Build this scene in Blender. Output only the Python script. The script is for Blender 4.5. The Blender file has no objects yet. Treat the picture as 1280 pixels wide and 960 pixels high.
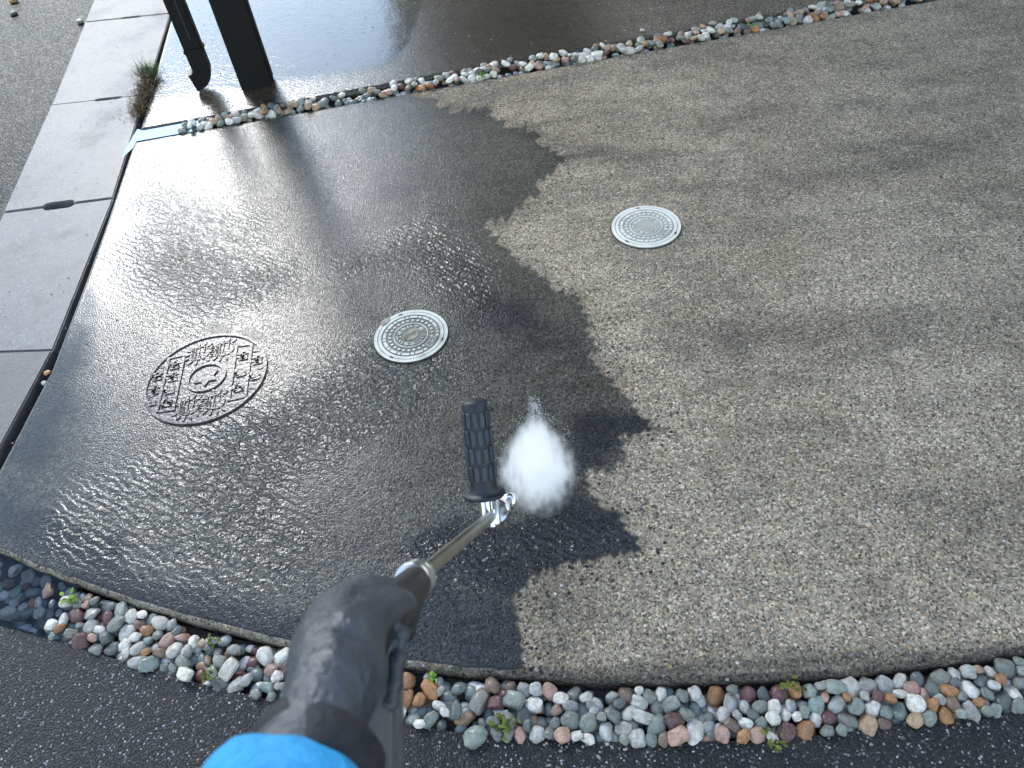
import bpy, bmesh, math, random
import numpy as np
from mathutils import Vector, Matrix, noise as mnoise

random.seed(7)
rng = np.random.default_rng(7)
S = bpy.context.scene
COL = S.collection

# ------------------------------------------------------------------ camera
H = 1.4                      # lens height above the slab
FPX = 960.0                  # focal length in pixels of a 1280 px wide frame
_n = np.array([766 - 640, 1355 - 480, FPX]); _n /= np.linalg.norm(_n)     # straight down, in lens axes
_y = np.array([0, 0, 1.0]) - _n * _n[2]; _y /= np.linalg.norm(_y)
_x = np.cross(_y, -_n)
if _x[0] < 0: _x = -_x
ROT = np.array([_x, _y, -_n])                                            # lens axes -> world

def ray(px, py):
    return ROT @ np.array([(px - 640) / FPX, (py - 480) / FPX, 1.0])
def P(px, py, depth):
    """point seen at that spot of the photograph, depth metres in front of the lens"""
    w = ray(px, py) * depth
    return Vector((w[0], w[1], w[2] + H))
def G(px, py, z=0.0):
    """point seen at that spot of the photograph, lying at height z"""
    w = ray(px, py); w = w * ((z - H) / w[2])
    return Vector((w[0], w[1], z))

cam_data = bpy.data.cameras.new('camera'); cam = bpy.data.objects.new('camera', cam_data); COL.objects.link(cam)
right, up, back = ROT @ np.array([1, 0, 0]), ROT @ np.array([0, -1, 0]), ROT @ np.array([0, 0, -1])
M4 = Matrix([[right[i], up[i], back[i], (0, 0, H)[i]] for i in range(3)] + [[0, 0, 0, 1]])
cam.matrix_world = M4
cam_data.lens = 27.0; cam_data.sensor_width = 36.0
cam_data.clip_start = 0.02; cam_data.clip_end = 2000
cam_data.dof.use_dof = True; cam_data.dof.focus_distance = 1.65; cam_data.dof.aperture_fstop = 8.5
S.camera = cam

# ------------------------------------------------------------------ sky, sun, exposure
SUN_AZ, SUN_EL = math.radians(-23), math.radians(34)
sun_dir = Vector((math.sin(SUN_AZ) * math.cos(SUN_EL), math.cos(SUN_AZ) * math.cos(SUN_EL), math.sin(SUN_EL)))
W = bpy.data.worlds.new('World'); S.world = W; W.use_nodes = True
wn, wl = W.node_tree.nodes, W.node_tree.links
wn.clear()
sky = wn.new('ShaderNodeTexSky'); sky.sky_type = 'NISHITA'; sky.sun_disc = False
sky.sun_elevation = SUN_EL; sky.sun_rotation = SUN_AZ; sky.air_density = 1.5; sky.dust_density = 0.15; sky.ozone_density = 3.5
tc = wn.new('ShaderNodeTexCoord'); sep = wn.new('ShaderNodeSeparateXYZ'); wl.new(tc.outputs['Generated'], sep.inputs[0])
def wmath(op, a, b=None):
    m = wn.new('ShaderNodeMath'); m.operation = op
    for k, v in ((0, a), (1, b)):
        if v is None: continue
        if isinstance(v, (int, float)): m.inputs[k].default_value = v
        else: wl.new(v, m.inputs[k])
    return m.outputs[0]
den = wmath('ADD', wmath('MAXIMUM', sep.outputs[2], 0.0), 0.22)
cx, cy = wmath('DIVIDE', sep.outputs[0], den), wmath('DIVIDE', sep.outputs[1], den)
cmb = wn.new('ShaderNodeCombineXYZ'); wl.new(cx, cmb.inputs[0]); wl.new(cy, cmb.inputs[1]); cmb.inputs[2].default_value = 5.2
cn = wn.new('ShaderNodeTexNoise'); cn.inputs['Scale'].default_value = 1.15; cn.inputs['Detail'].default_value = 7; cn.inputs['Roughness'].default_value = 0.55
wl.new(cmb.outputs[0], cn.inputs['Vector'])
cr = wn.new('ShaderNodeMapRange'); cr.interpolation_type = 'SMOOTHSTEP'
cr.inputs['From Min'].default_value = 0.46; cr.inputs['From Max'].default_value = 0.66
wl.new(cn.outputs[0], cr.inputs['Value'])
dotn = wn.new('ShaderNodeVectorMath'); dotn.operation = 'DOT_PRODUCT'; wl.new(tc.outputs['Generated'], dotn.inputs[0]); dotn.inputs[1].default_value = sun_dir
glow = wmath('ADD', wmath('MULTIPLY', wmath('POWER', wmath('MAXIMUM', dotn.outputs['Value'], 0.0), 5.0), 7.0), 4.5)
ccol = wn.new('ShaderNodeVectorMath'); ccol.operation = 'SCALE'; ccol.inputs[0].default_value = (1.0, 0.97, 0.93); wl.new(glow, ccol.inputs['Scale'])
cel = wn.new('ShaderNodeMapRange'); cel.interpolation_type = 'SMOOTHSTEP'; wl.new(sep.outputs[2], cel.inputs['Value'])
for k_, v_ in (('From Min', 0.55), ('From Max', 0.92), ('To Min', 1.0), ('To Max', 0.15)): cel.inputs[k_].default_value = v_
cmask = wmath('MULTIPLY', cr.outputs[0], cel.outputs[0])
mixc = wn.new('ShaderNodeMix'); mixc.data_type = 'RGBA'
veil = wn.new('ShaderNodeMix'); veil.data_type = 'RGBA'; veil.inputs[0].default_value = 0.14; wl.new(sky.outputs[0], veil.inputs[6])   # thin high cloud everywhere
vcol = wn.new('ShaderNodeVectorMath'); vcol.operation = 'SCALE'; vcol.inputs[0].default_value = (1.0, 0.95, 0.88); vcol.inputs['Scale'].default_value = 3.2; wl.new(vcol.outputs[0], veil.inputs[7])
wl.new(cmask, mixc.inputs[0]); wl.new(veil.outputs[2], mixc.inputs[6]); wl.new(ccol.outputs[0], mixc.inputs[7])
bg = wn.new('ShaderNodeBackground'); bg.inputs[1].default_value = 0.15
wl.new(mixc.outputs[2], bg.inputs[0])
wo = wn.new('ShaderNodeOutputWorld'); wl.new(bg.outputs[0], wo.inputs[0])

sl = bpy.data.lights.new('sun', 'SUN'); sl.energy = 0.95; sl.angle = math.radians(15); sl.color = (1.0, 0.965, 0.91)
so = bpy.data.objects.new('sun', sl); COL.objects.link(so)
so.rotation_mode = 'QUATERNION'; so.rotation_quaternion = (-sun_dir).to_track_quat('-Z', 'Y'); so.location = sun_dir * 20

S.render.engine = 'CYCLES'
S.view_settings.view_transform = 'Standard'; S.view_settings.look = 'None'
S.view_settings.exposure = 1.62; S.view_settings.gamma = 1.0; S.view_settings.use_curve_mapping = False
S.cycles.use_denoising = True
S.cycles.volume_bounces = 5; S.cycles.max_bounces = 8; S.cycles.diffuse_bounces = 2; S.cycles.glossy_bounces = 3; S.cycles.transparent_max_bounces = 8
S.cycles.adaptive_threshold = 0.02
S.cycles.sample_clamp_indirect = 6.0

# ------------------------------------------------------------------ material helper
class Mat:
    def __init__(s, name):
        s.m = bpy.data.materials.new(name); s.m.use_nodes = True
        s.nt = s.m.node_tree; s.nt.nodes.clear()
        s.out = s.nt.nodes.new('ShaderNodeOutputMaterial')
        s._tc = None; s.vc = {}
    def put(s, sock, v):
        if v is None: return
        if isinstance(v, bpy.types.NodeSocket): s.nt.links.new(v, sock)
        elif isinstance(v, tuple) and len(v) == 3 and sock.type == 'RGBA': sock.default_value = (*v, 1)
        else: sock.default_value = v
    def node(s, t, **kw):
        return s.nt.nodes.new('ShaderNode' + t)
    def coord(s, kind='Object'):
        if s._tc is None: s._tc = s.node('TexCoord')
        return s._tc.outputs[kind]
    def scaled(s, vec, sc, rot=(0, 0, 0), loc=(0, 0, 0)):
        n = s.node('Mapping'); s.put(n.inputs[0], vec); n.inputs['Scale'].default_value = sc; n.inputs['Rotation'].default_value = rot; n.inputs['Location'].default_value = loc
        return n.outputs[0]
    def noise(s, scale, detail=4, rough=0.55, vec=None, dist=0.0, out=0, w=None):
        n = s.node('TexNoise')
        if w is not None: n.noise_dimensions = '4D'; s.put(n.inputs['W'], w)
        n.inputs['Scale'].default_value = scale; n.inputs['Detail'].default_value = detail
        n.inputs['Roughness'].default_value = rough; n.inputs['Distortion'].default_value = dist
        s.put(n.inputs['Vector'], vec if vec is not None else s.coord()); return n.outputs[out]
    def voro(s, scale, out='Distance', feature='F1', vec=None, rand=1.0):
        key = (scale, feature, rand)
        if vec is None and key in s.vc: return s.vc[key].outputs[out]
        n = s.node('TexVoronoi'); n.feature = feature; n.inputs['Scale'].default_value = scale; n.inputs['Randomness'].default_value = rand
        if vec is None: s.vc[key] = n
        s.put(n.inputs['Vector'], vec if vec is not None else s.coord()); return n.outputs[out]
    def math(s, op, a, b=None, clamp=False):
        n = s.node('Math'); n.operation = op; n.use_clamp = clamp; s.put(n.inputs[0], a); s.put(n.inputs[1], b); return n.outputs[0]
    def rng(s, v, a, b, c=0.0, d=1.0, smooth=True):
        n = s.node('MapRange'); n.interpolation_type = 'SMOOTHSTEP' if smooth else 'LINEAR'
        for i, x in zip(range(5), (v, a, b, c, d)): s.put(n.inputs[i], x)
        return n.outputs[0]
    def mix(s, f, a, b, mode='MIX'):
        n = s.node('Mix'); n.data_type = 'RGBA'; n.blend_type = mode
        s.put(n.inputs[0], f); s.put(n.inputs[6], a); s.put(n.inputs[7], b); return n.outputs[2]
    def ramp(s, f, stops, const=False):
        n = s.node('ValToRGB'); e = n.color_ramp.elements
        if const: n.color_ramp.interpolation = 'CONSTANT'
        while len(e) < len(stops): e.new(0.5)
        for i, (p, c) in enumerate(stops):
            e[i].position = p; e[i].color = (*c, 1) if isinstance(c, tuple) else (c, c, c, 1)
        s.put(n.inputs[0], f); return n.outputs[0]
    def attr(s, name, out='Fac'):
        n = s.node('Attribute'); n.attribute_name = name; return n.outputs[out]
    def bump(s, h, strength=1.0, dist=0.001, normal=None):
        n = s.node('Bump'); s.put(n.inputs['Strength'], strength); s.put(n.inputs['Distance'], dist); s.put(n.inputs['Height'], h)
        if normal is not None: s.put(n.inputs['Normal'], normal)
        return n.outputs[0]
    def sepx(s, v, i=0):
        n = s.node('SeparateXYZ'); s.put(n.inputs[0], v); return n.outputs[i]
    def bsdf(s, **kw):
        n = s.node('BsdfPrincipled')
        for k, v in kw.items(): s.put(n.inputs[k.replace('_', ' ')], v)
        s.nt.links.new(n.outputs[0], s.out.inputs[0]); return n

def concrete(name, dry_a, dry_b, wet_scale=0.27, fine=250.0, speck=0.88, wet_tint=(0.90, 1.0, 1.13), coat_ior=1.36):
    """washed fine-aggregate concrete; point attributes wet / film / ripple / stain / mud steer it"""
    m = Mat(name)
    wet_a, film, rip, darken, mud, dark_blue = (m.attr(k) for k in ('wet', 'film', 'ripple', 'darken', 'mud', 'dark_blue'))
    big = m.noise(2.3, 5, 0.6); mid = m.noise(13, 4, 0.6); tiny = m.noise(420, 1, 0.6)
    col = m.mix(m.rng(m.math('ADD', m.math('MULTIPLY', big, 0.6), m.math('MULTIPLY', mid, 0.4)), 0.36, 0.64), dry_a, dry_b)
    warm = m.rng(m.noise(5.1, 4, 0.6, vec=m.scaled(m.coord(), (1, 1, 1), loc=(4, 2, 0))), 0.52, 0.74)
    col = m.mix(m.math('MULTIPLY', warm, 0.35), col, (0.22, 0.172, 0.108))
    smear = m.noise(3.4, 4, 0.62, vec=m.scaled(m.coord(), (0.55, 1.9, 1), rot=(0, 0, math.radians(-12))))
    col = m.mix(m.math('MULTIPLY', m.rng(smear, 0.45, 0.70), 0.45), col, (0.10, 0.09, 0.073))
    blot = m.noise(31, 3, 0.6); col = m.mix(m.math('MULTIPLY', m.rng(blot, 0.5, 0.75), 0.35), col, m.mix(1.0, col, (0.55, 0.53, 0.48), 'MULTIPLY'))
    col = m.mix(m.math('MULTIPLY', darken, 0.85, True), col, (0.078, 0.069, 0.056))
    # grains
    cell = m.voro(fine, 'Color'); g1 = m.sepx(cell, 0); g2 = m.sepx(cell, 1)
    grain = m.ramp(g1, [(0.0, 0.12), (0.12, 0.42), (0.40, 0.85), (0.75, 1.2), (0.93, 1.65), (1.0, 2.5)])
    col = m.mix(speck, col, m.mix(1.0, col, grain, 'MULTIPLY'))
    tint = m.ramp(g2, [(0.0, (1.12, 0.95, 0.78)), (0.3, (1, 1, 1)), (0.8, (0.96, 1.0, 1.03)), (1, (0.85, 0.97, 1.12))])
    col = m.mix(0.8, col, tint, 'MULTIPLY')
    # scattered larger stones
    bc = m.voro(75, 'Color'); bd = m.voro(75, 'Distance')
    sparse = m.math('MULTIPLY', m.math('GREATER_THAN', m.sepx(bc, 0), 0.86), m.rng(bd, 0.28, 0.22))
    scol = m.ramp(m.sepx(bc, 1), [(0, (0.03, 0.03, 0.03)), (0.5, (0.06, 0.06, 0.06)), (0.55, (0.38, 0.24, 0.12)), (0.72, (0.5, 0.5, 0.47)), (1, (0.2, 0.22, 0.22))], True)
    col = m.mix(m.math('MULTIPLY', sparse, 0.8), col, scol)
    pd_ = m.voro(120, 'Distance'); pit = m.math('MULTIPLY', m.math('GREATER_THAN', m.sepx(m.voro(120, 'Color'), 2), 0.80), m.rng(pd_, 0.30, 0.16))
    col = m.mix(m.math('MULTIPLY', pit, 0.75), col, (0.045, 0.04, 0.034))
    # wetting front
    edge = m.math('ADD', wet_a, m.math('ADD', m.math('MULTIPLY', m.math('SUBTRACT', m.noise(38, 4, 0.65), 0.5), 0.004), m.math('MULTIPLY', m.math('SUBTRACT', g1, 0.5), 0.006)))
    drop_ = m.math('MULTIPLY', m.math('MULTIPLY', m.math('GREATER_THAN', m.sepx(bc, 2), 0.80), m.rng(bd, 0.34, 0.28)), m.rng(wet_a, -0.16, 0.0, 0.0, 1.0))
    wm = m.math('MAXIMUM', m.rng(edge, -0.0028, 0.0028), m.math('GREATER_THAN', drop_, 0.55))
    fringe = m.math('MULTIPLY', m.rng(m.math('ADD', wet_a, m.math('MULTIPLY', m.math('SUBTRACT', m.noise(16, 3, 0.6), 0.5), 0.09)), -0.05, 0.01), 0.34)
    col = m.mix(fringe, col, m.mix(1.0, col, (0.42, 0.41, 0.40), 'MULTIPLY'))
    wetc = m.mix(1.0, col, tuple(wet_scale * t for t in wet_tint), 'MULTIPLY')
    dark_blue_m = m.rng(m.math('ADD', dark_blue, m.math('MULTIPLY', m.math('SUBTRACT', m.noise(9, 4, 0.6), 0.5), 0.9)), 0.2, 0.8)
    wetc = m.mix(dark_blue_m, wetc, m.mix(1.0, wetc, (0.34, 0.38, 0.48), 'MULTIPLY'))
    col = m.mix(wm, col, wetc)
    mudm = m.rng(m.math('ADD', mud, m.math('MULTIPLY', m.math('SUBTRACT', m.noise(55, 5, 0.6), 0.5), 0.9)), 0.42, 0.6)
    col = m.mix(mudm, col, (0.23, 0.21, 0.168))
    # relief
    vd = m.voro(fine, 'Distance')
    grit = m.math('ADD', m.math('MULTIPLY', m.math('SUBTRACT', 0.7, vd), m.math('ADD', 0.4, g2)), m.math('MULTIPLY', tiny, 0.5))
    n_base = m.bump(grit, 1.0, 0.0024)
    wv = m.node('TexWave'); wv.bands_direction = 'Y'; wv.inputs['Scale'].default_value = 17; wv.inputs['Distortion'].default_value = 8.0
    wv.inputs['Detail'].default_value = 3; wv.inputs['Detail Scale'].default_value = 1.7; wv.inputs['Detail Roughness'].default_value = 0.6
    wv.inputs['Detail'].default_value = 2
    m.put(wv.inputs[0], m.scaled(m.coord(), (1, 1, 1), rot=(0, 0, math.radians(38))))
    rn = m.noise(62, 2, 0.5, vec=m.scaled(m.coord(), (0.6, 1.25, 1), rot=(0, 0, math.radians(38))), dist=0.8)
    ripple = m.math('ADD', m.math('MULTIPLY', wv.outputs[1], 1.1), m.math('MULTIPLY', rn, 1.1))
    swell = m.noise(14, 1, 0.5)
    dry_out = m.math('SUBTRACT', 1.0, film, True)
    hgt = m.math('ADD', m.math('MULTIPLY', m.math('MULTIPLY', ripple, rip), 0.0023),
                 m.math('ADD', m.math('MULTIPLY', swell, 0.0006), m.math('MULTIPLY', m.math('MULTIPLY', m.math('ADD', m.noise(260, 2, 0.6), m.math('MULTIPLY', grit, 0.55)), m.math('ADD', dry_out, 0.12)), 0.00055)))
    n_coat = m.bump(hgt, 1.0, 1.0)
    proud = m.math('MULTIPLY', m.rng(m.math('ADD', m.math('MULTIPLY', g2, 0.6), m.math('MULTIPLY', m.noise(150, 2, 0.6), 0.8)), 0.55, 0.95), dry_out)   # grains that stand out of the film
    puddly = m.math('MULTIPLY', m.math('MULTIPLY', wm, m.math('SUBTRACT', 1.0, m.math('MULTIPLY', proud, 0.55))), m.math('SUBTRACT', 1.0, m.math('MULTIPLY', mudm, 0.6)))
    rough = m.mix(wm, (0.92,) * 3, (0.5,) * 3)
    b = m.bsdf(Base_Color=col, Roughness=rough, Normal=n_base, Coat_Weight=puddly, Coat_Roughness=0.12, Coat_IOR=coat_ior, Coat_Normal=n_coat)
    b.inputs['IOR'].default_value = 1.4
    m.put(b.inputs['Specular IOR Level'], m.math('SUBTRACT', 0.45, m.math('MULTIPLY', wm, 0.36)))
    return m.m

M = {}
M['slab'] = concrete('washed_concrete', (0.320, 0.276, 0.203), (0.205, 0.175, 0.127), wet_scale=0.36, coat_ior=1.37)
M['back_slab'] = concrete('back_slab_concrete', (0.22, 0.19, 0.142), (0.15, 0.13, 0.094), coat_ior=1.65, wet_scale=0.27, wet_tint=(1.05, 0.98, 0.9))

def mk_kerb():
    m = Mat('precast_kerb_concrete')
    a = m.noise(3.2, 5, 0.6); b = m.noise(26, 4, 0.6); g = m.sepx(m.voro(330, 'Color'))
    c = m.mix(m.rng(a, 0.35, 0.65), (0.18, 0.173, 0.175), (0.112, 0.108, 0.109))
    c = m.mix(m.math('MULTIPLY', m.rng(b, 0.5, 0.72), 0.5), c, (0.07, 0.066, 0.06)); c = m.mix(m.math('MULTIPLY', m.rng(m.noise(7, 5, 0.68), 0.5, 0.66), 0.7), c, (0.075, 0.07, 0.067))
    c = m.mix(0.6, c, m.mix(1.0, c, m.ramp(g, [(0, 0.25), (0.15, 0.75), (0.8, 1.1), (1, 2.2)]), 'MULTIPLY'))
    c = m.mix(m.math('MULTIPLY', m.attr('darken'), 0.9, True), c, (0.05, 0.046, 0.042))
    gr = m.math('ADD', m.math('MULTIPLY', m.noise(380, 2), 0.6), m.math('MULTIPLY', g, 0.5))
    m.bsdf(Base_Color=c, Roughness=0.62, Normal=m.bump(gr, 1.0, 0.002), Coat_Weight=m.rng(a, 0.25, 0.6, 0.1, 0.4), Coat_Roughness=0.34, Coat_IOR=1.33,
           Coat_Normal=m.bump(m.math('ADD', gr, m.math('MULTIPLY', m.noise(30, 3), 0.8)), 0.5, 0.001))
    return m.m
M['kerb'] = mk_kerb()

def mk_asphalt(name, scale, base, wet, spec=0.4):
    m = Mat(name)
    col = m.voro(scale, 'Color'); d = m.voro(scale, 'Distance'); r = m.sepx(col, 0); r2 = m.sepx(col, 1)
    stone = m.ramp(r, [(0, base * 0.2), (0.45, base * 0.75), (0.78, base * 2.0), (0.9, base * 6.5), (1, base * 22)])
    c = m.mix(m.rng(d, 0.35, 0.62), stone, (base * 0.2, base * 0.19, base * 0.17))
    c = m.mix(1.0, c, m.ramp(r2, [(0, (1.1, 1, 0.9)), (0.5, (0.95, 1, 1.06)), (1, (0.85, 1, 1.2))]), 'MULTIPLY')
    big = m.noise(2.2, 4, 0.6)
    c = m.mix(m.math('MULTIPLY', m.rng(big, 0.45, 0.7), 0.4), c, (base * 0.8, base * 0.75, base * 0.66))
    dome = m.math('SQRT', m.math('MAXIMUM', m.math('SUBTRACT', 0.42, m.math('MULTIPLY', d, d)), 0.0))
    h = m.math('MULTIPLY', dome, m.math('ADD', 0.35, r2))
    m.bsdf(Base_Color=c, Roughness=m.rng(r, 0, 1, 0.35, 0.7, False), Specular_IOR_Level=spec, Normal=m.bump(h, 1.0, 0.0034),
           Coat_Weight=wet, Coat_Roughness=0.2, Coat_IOR=1.33, Coat_Normal=m.bump(h, 1.0, 0.003))
    return m.m
M['asphalt'] = mk_asphalt('asphalt', 235, 0.0150, 0.22, 0.3)
M['road'] = mk_asphalt('road_asphalt', 130, 0.016, 0.08, 0.12)

def simple(name, col, rough=0.5, metal=0.0, bump=None, var=0.0, vscale=30, **kw):
    m = Mat(name); c = col
    if var: c = m.mix(m.rng(m.noise(vscale, 4), 0.3, 0.7), tuple(x * (1 - var) for x in col), tuple(x * (1 + var) for x in col))
    nrm = m.bump(m.noise(bump[0], 3), bump[1], bump[2]) if bump else None
    m.bsdf(Base_Color=c, Roughness=rough, Metallic=metal, Normal=nrm, **kw); return m.m
M['soil'] = simple('dark_soil', (0.022, 0.019, 0.015), 0.85, bump=(90, 1, 0.004), var=0.4)
M['black_metal'] = simple('black_painted_metal', (0.006, 0.006, 0.0065), 0.45, bump=(500, 0.15, 0.0005), var=0.2, Specular_IOR_Level=0.25)
M['black_plastic'] = simple('black_plastic', (0.014, 0.014, 0.015), 0.5, bump=(300, 0.2, 0.0005), var=0.3, vscale=60)
M['blue_grip'] = simple('navy_rubber', (0.008, 0.010, 0.017), 0.5, bump=(420, 0.3, 0.0004), var=0.3, vscale=90)
M['rib'] = simple('navy_rubber_rib_highlight', (0.024, 0.030, 0.044), 0.42, bump=(420, 0.3, 0.0004), var=0.3, vscale=90)  # paler than the grip: the ribs' highlights put into the colour
M['chrome'] = simple('chrome', (0.72, 0.73, 0.75), 0.14, 1.0)
M['steel'] = simple('brushed_steel', (0.36, 0.35, 0.31), 0.33, 1.0, bump=(240, 0.2, 0.0004), var=0.15, vscale=80)
M['alu'] = simple('aluminium', (0.7, 0.71, 0.73), 0.3, 1.0)
M['roof'] = simple('canopy_dark_sheet', (0.05, 0.045, 0.04), 0.6)
M['slot'] = simple('slot_shadow_black', (0.01, 0.01, 0.01), 0.8)

def mk_pebble():
    m = Mat('river_pebble')
    oi = m.node('ObjectInfo'); w = m.math('MULTIPLY', oi.outputs['Random'], 40.0)
    base = oi.outputs['Color']
    n = m.noise(1.6, 5, 0.62, w=w); n2 = m.noise(7, 4, 0.65, w=w)
    c = m.mix(m.math('MULTIPLY', m.rng(n, 0.40, 0.62), 0.75), base, m.mix(1.0, base, (0.52, 0.47, 0.38), 'MULTIPLY'))
    c = m.mix(m.math('MULTIPLY', m.rng(n2, 0.52, 0.66), 0.7), c, m.mix(0.45, base, (0.42, 0.41, 0.37)))
    c = m.mix(m.math('MULTIPLY', m.rng(m.noise(13, 3, 0.65, w=w), 0.55, 0.66), 0.7), c, m.mix(1.0, base, (0.3, 0.28, 0.27), 'MULTIPLY'))
    m.bsdf(Base_Color=c, Roughness=0.5, Normal=m.bump(m.math('ADD', n2, m.math('MULTIPLY', m.noise(22, 3, w=w), 0.5)), 0.35, 0.12), Coat_Weight=0.55, Coat_Roughness=0.22, Coat_IOR=1.33)
    return m.m
M['pebble'] = mk_pebble()
def mk_pebble_mass():
    m = Mat('river_pebble_bed')
    geo = m.node('NewGeometry')
    base = m.ramp(geo.outputs['Random Per Island'], [(0, (0.5, 0.5, 0.47)), (0.2, (0.13, 0.17, 0.16)), (0.5, (0.2, 0.22, 0.19)), (0.65, (0.3, 0.2, 0.12)), (0.75, (0.1, 0.035, 0.035)), (0.82, (0.36, 0.38, 0.37)), (1, (0.08, 0.09, 0.09))], True)
    c = m.mix(m.math('MULTIPLY', m.rng(m.noise(120, 4), 0.4, 0.7), 0.5), base, m.mix(1.0, base, (0.45, 0.42, 0.38), 'MULTIPLY'))
    m.bsdf(Base_Color=c, Roughness=0.5, Coat_Weight=0.4, Coat_Roughness=0.25, Coat_IOR=1.33); return m.m
M['pebble_mass'] = mk_pebble_mass()

def mk_water(name, tint):
    m = Mat(name)
    fr = m.node('Fresnel'); fr.inputs[0].default_value = 1.33
    nb = m.bump(m.noise(22, 2), 0.25, 0.002); m.put(fr.inputs['Normal'], nb)
    tr = m.node('BsdfTransparent'); tr.inputs[0].default_value = (*tint, 1)
    gl = m.node('BsdfGlossy'); gl.inputs['Roughness'].default_value = 0.01; gl.inputs[0].default_value = (0.42, 0.48, 0.58, 1); m.put(gl.inputs['Normal'], nb)
    mx = m.node('MixShader'); m.put(mx.inputs[0], fr.outputs[0]); m.put(mx.inputs[1], tr.outputs[0]); m.put(mx.inputs[2], gl.outputs[0])
    m.nt.links.new(mx.outputs[0], m.out.inputs[0]); return m.m
M['water'] = mk_water('puddle_water', (0.82, 0.86, 0.88))

# ------------------------------------------------------------------ object helpers
def link(name, mesh, mat=None, parent=None, smooth=False):
    o = bpy.data.objects.new(name, mesh); COL.objects.link(o)
    if mat is not None and not mesh.materials: mesh.materials.append(mat)
    if smooth:
        mesh.polygons.foreach_set('use_smooth', [True] * len(mesh.polygons))
    if parent is not None:
        o.parent = parent
        o.matrix_parent_inverse = Matrix.LocRotScale(parent.location, parent.rotation_euler, parent.scale).inverted() if parent.type == 'EMPTY' and not parent.get('local') else Matrix()
    return o
def from_bm(name, bm, mat=None, parent=None, smooth=False):
    bmesh.ops.recalc_face_normals(bm, faces=bm.faces)
    me = bpy.data.meshes.new(name); bm.to_mesh(me); bm.free(); return link(name, me, mat, parent, smooth)
def empty(name, loc):
    o = bpy.data.objects.new(name, None); COL.objects.link(o); o.location = loc; o.empty_display_size = 0.05; return o
def tag(o, label=None, cat=None, group=None, kind=None):
    for k, v in (('label', label), ('category', cat), ('group', group), ('kind', kind)):
        if v: o[k] = v
    return o
def frame(a, b):
    """rotation whose Z runs from a to b"""
    return (Vector(b) - Vector(a)).to_track_quat('Z', 'Y').to_matrix()
def cyl(bm, a, b, r1, r2=None, seg=24, caps=True):
    a, b = Vector(a), Vector(b); r2 = r1 if r2 is None else r2; R = frame(a, b); rings = []
    for p, r in ((a, r1), (b, r2)):
        rings.append([bm.verts.new(p + R @ Vector((r * math.cos(2 * math.pi * i / seg), r * math.sin(2 * math.pi * i / seg), 0))) for i in range(seg)])
    for i in range(seg): bm.faces.new((rings[0][i], rings[0][(i + 1) % seg], rings[1][(i + 1) % seg], rings[1][i]))
    if caps: bm.faces.new(rings[0][::-1]); bm.faces.new(rings[1])
def lathe(bm, a, b, prof, seg=32, sx=1.0, sy=1.0):
    """prof: (t along a-b in metres, radius)"""
    a = Vector(a); R = frame(a, b); rings = []
    for t, r in prof:
        rings.append([bm.verts.new(a + R @ Vector((sx * r * math.cos(2 * math.pi * i / seg), sy * r * math.sin(2 * math.pi * i / seg), t))) for i in range(seg)])
    for k in range(len(rings) - 1):
        for i in range(seg): bm.faces.new((rings[k][i], rings[k][(i + 1) % seg], rings[k + 1][(i + 1) % seg], rings[k + 1][i]))
    bm.faces.new(rings[0][::-1]); bm.faces.new(rings[-1])
def prism(bm, pts, z0, z1):
    lo = [bm.verts.new((p[0], p[1], z0)) for p in pts]; hi = [bm.verts.new((p[0], p[1], z1)) for p in pts]
    n = len(pts)
    for i in range(n): bm.faces.new((lo[i], lo[(i + 1) % n], hi[(i + 1) % n], hi[i]))
    bm.faces.new(hi); bm.faces.new(lo[::-1])
def obox(bm, c, R, hx, hy, hz):
    c = Vector(c); vs = [bm.verts.new(c + R @ Vector((sx * hx, sy * hy, sz * hz))) for sx in (-1, 1) for sy in (-1, 1) for sz in (-1, 1)]
    for f in ((0, 1, 3, 2), (4, 6, 7, 5), (0, 4, 5, 1), (2, 3, 7, 6), (0, 2, 6, 4), (1, 5, 7, 3)): bm.faces.new([vs[i] for i in f])

# ------------------------------------------------------------------ outlines measured on the photograph
front_top = [(-140, 610), (-60, 654), (0, 684), (62, 713), (156, 742), (250, 765), (359, 792), (440, 809), (520, 824), (620, 838), (720, 845), (820, 846), (900, 843), (1000, 836), (1100, 826), (1200, 813), (1280, 803), (1420, 782)]
asph_top = [(-140, 735), (-60, 760), (0, 780), (66, 799), (125, 817), (219, 842), (328, 871), (420, 893), (504, 908), (600, 921), (700, 925), (800, 928), (880, 928), (960, 923), (1050, 915), (1150, 905), (1280, 887), (1420, 866)]
def fit(px, z, deg=4):
    w = np.array([G(x, y, z)[:2] for x, y in px]); c = np.polyfit(w[:, 0], w[:, 1], deg); lo, hi = w[:, 0].min(), w[:, 0].max()
    d = np.polyder(c)
    def f(x):
        x = np.asarray(x, float); xc = np.clip(x, lo, hi)
        return np.polyval(c, xc) + np.polyval(d, xc) * (x - xc)
    return f
F_front = fit(front_top, 0.0)            # front edge of the slab
Z_ASPH = -0.014
F_asph = fit(asph_top, Z_ASPH)           # asphalt begins here
gl0, gl1 = G(240, 166, 0), G(1170, 1, 0)  # back edge of the main slab, along the pebble line
def F_back(x): return gl0.y + (np.asarray(x) - gl0.x) * (gl1.y - gl0.y) / (gl1.x - gl0.x)
gb0, gb1 = G(255, 148, 0), G(1030, 6, 0)  # front edge of the rear slab
def F_rear(x): return gb0.y + (np.asarray(x) - gb0.x) * (gb1.y - gb0.y) / (gb1.x - gb0.x)
XL = float(np.mean([G(162, 199).x, G(110, 340).x, G(72, 442).x, G(0, 585).x]))   # left edge of the slab
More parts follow.
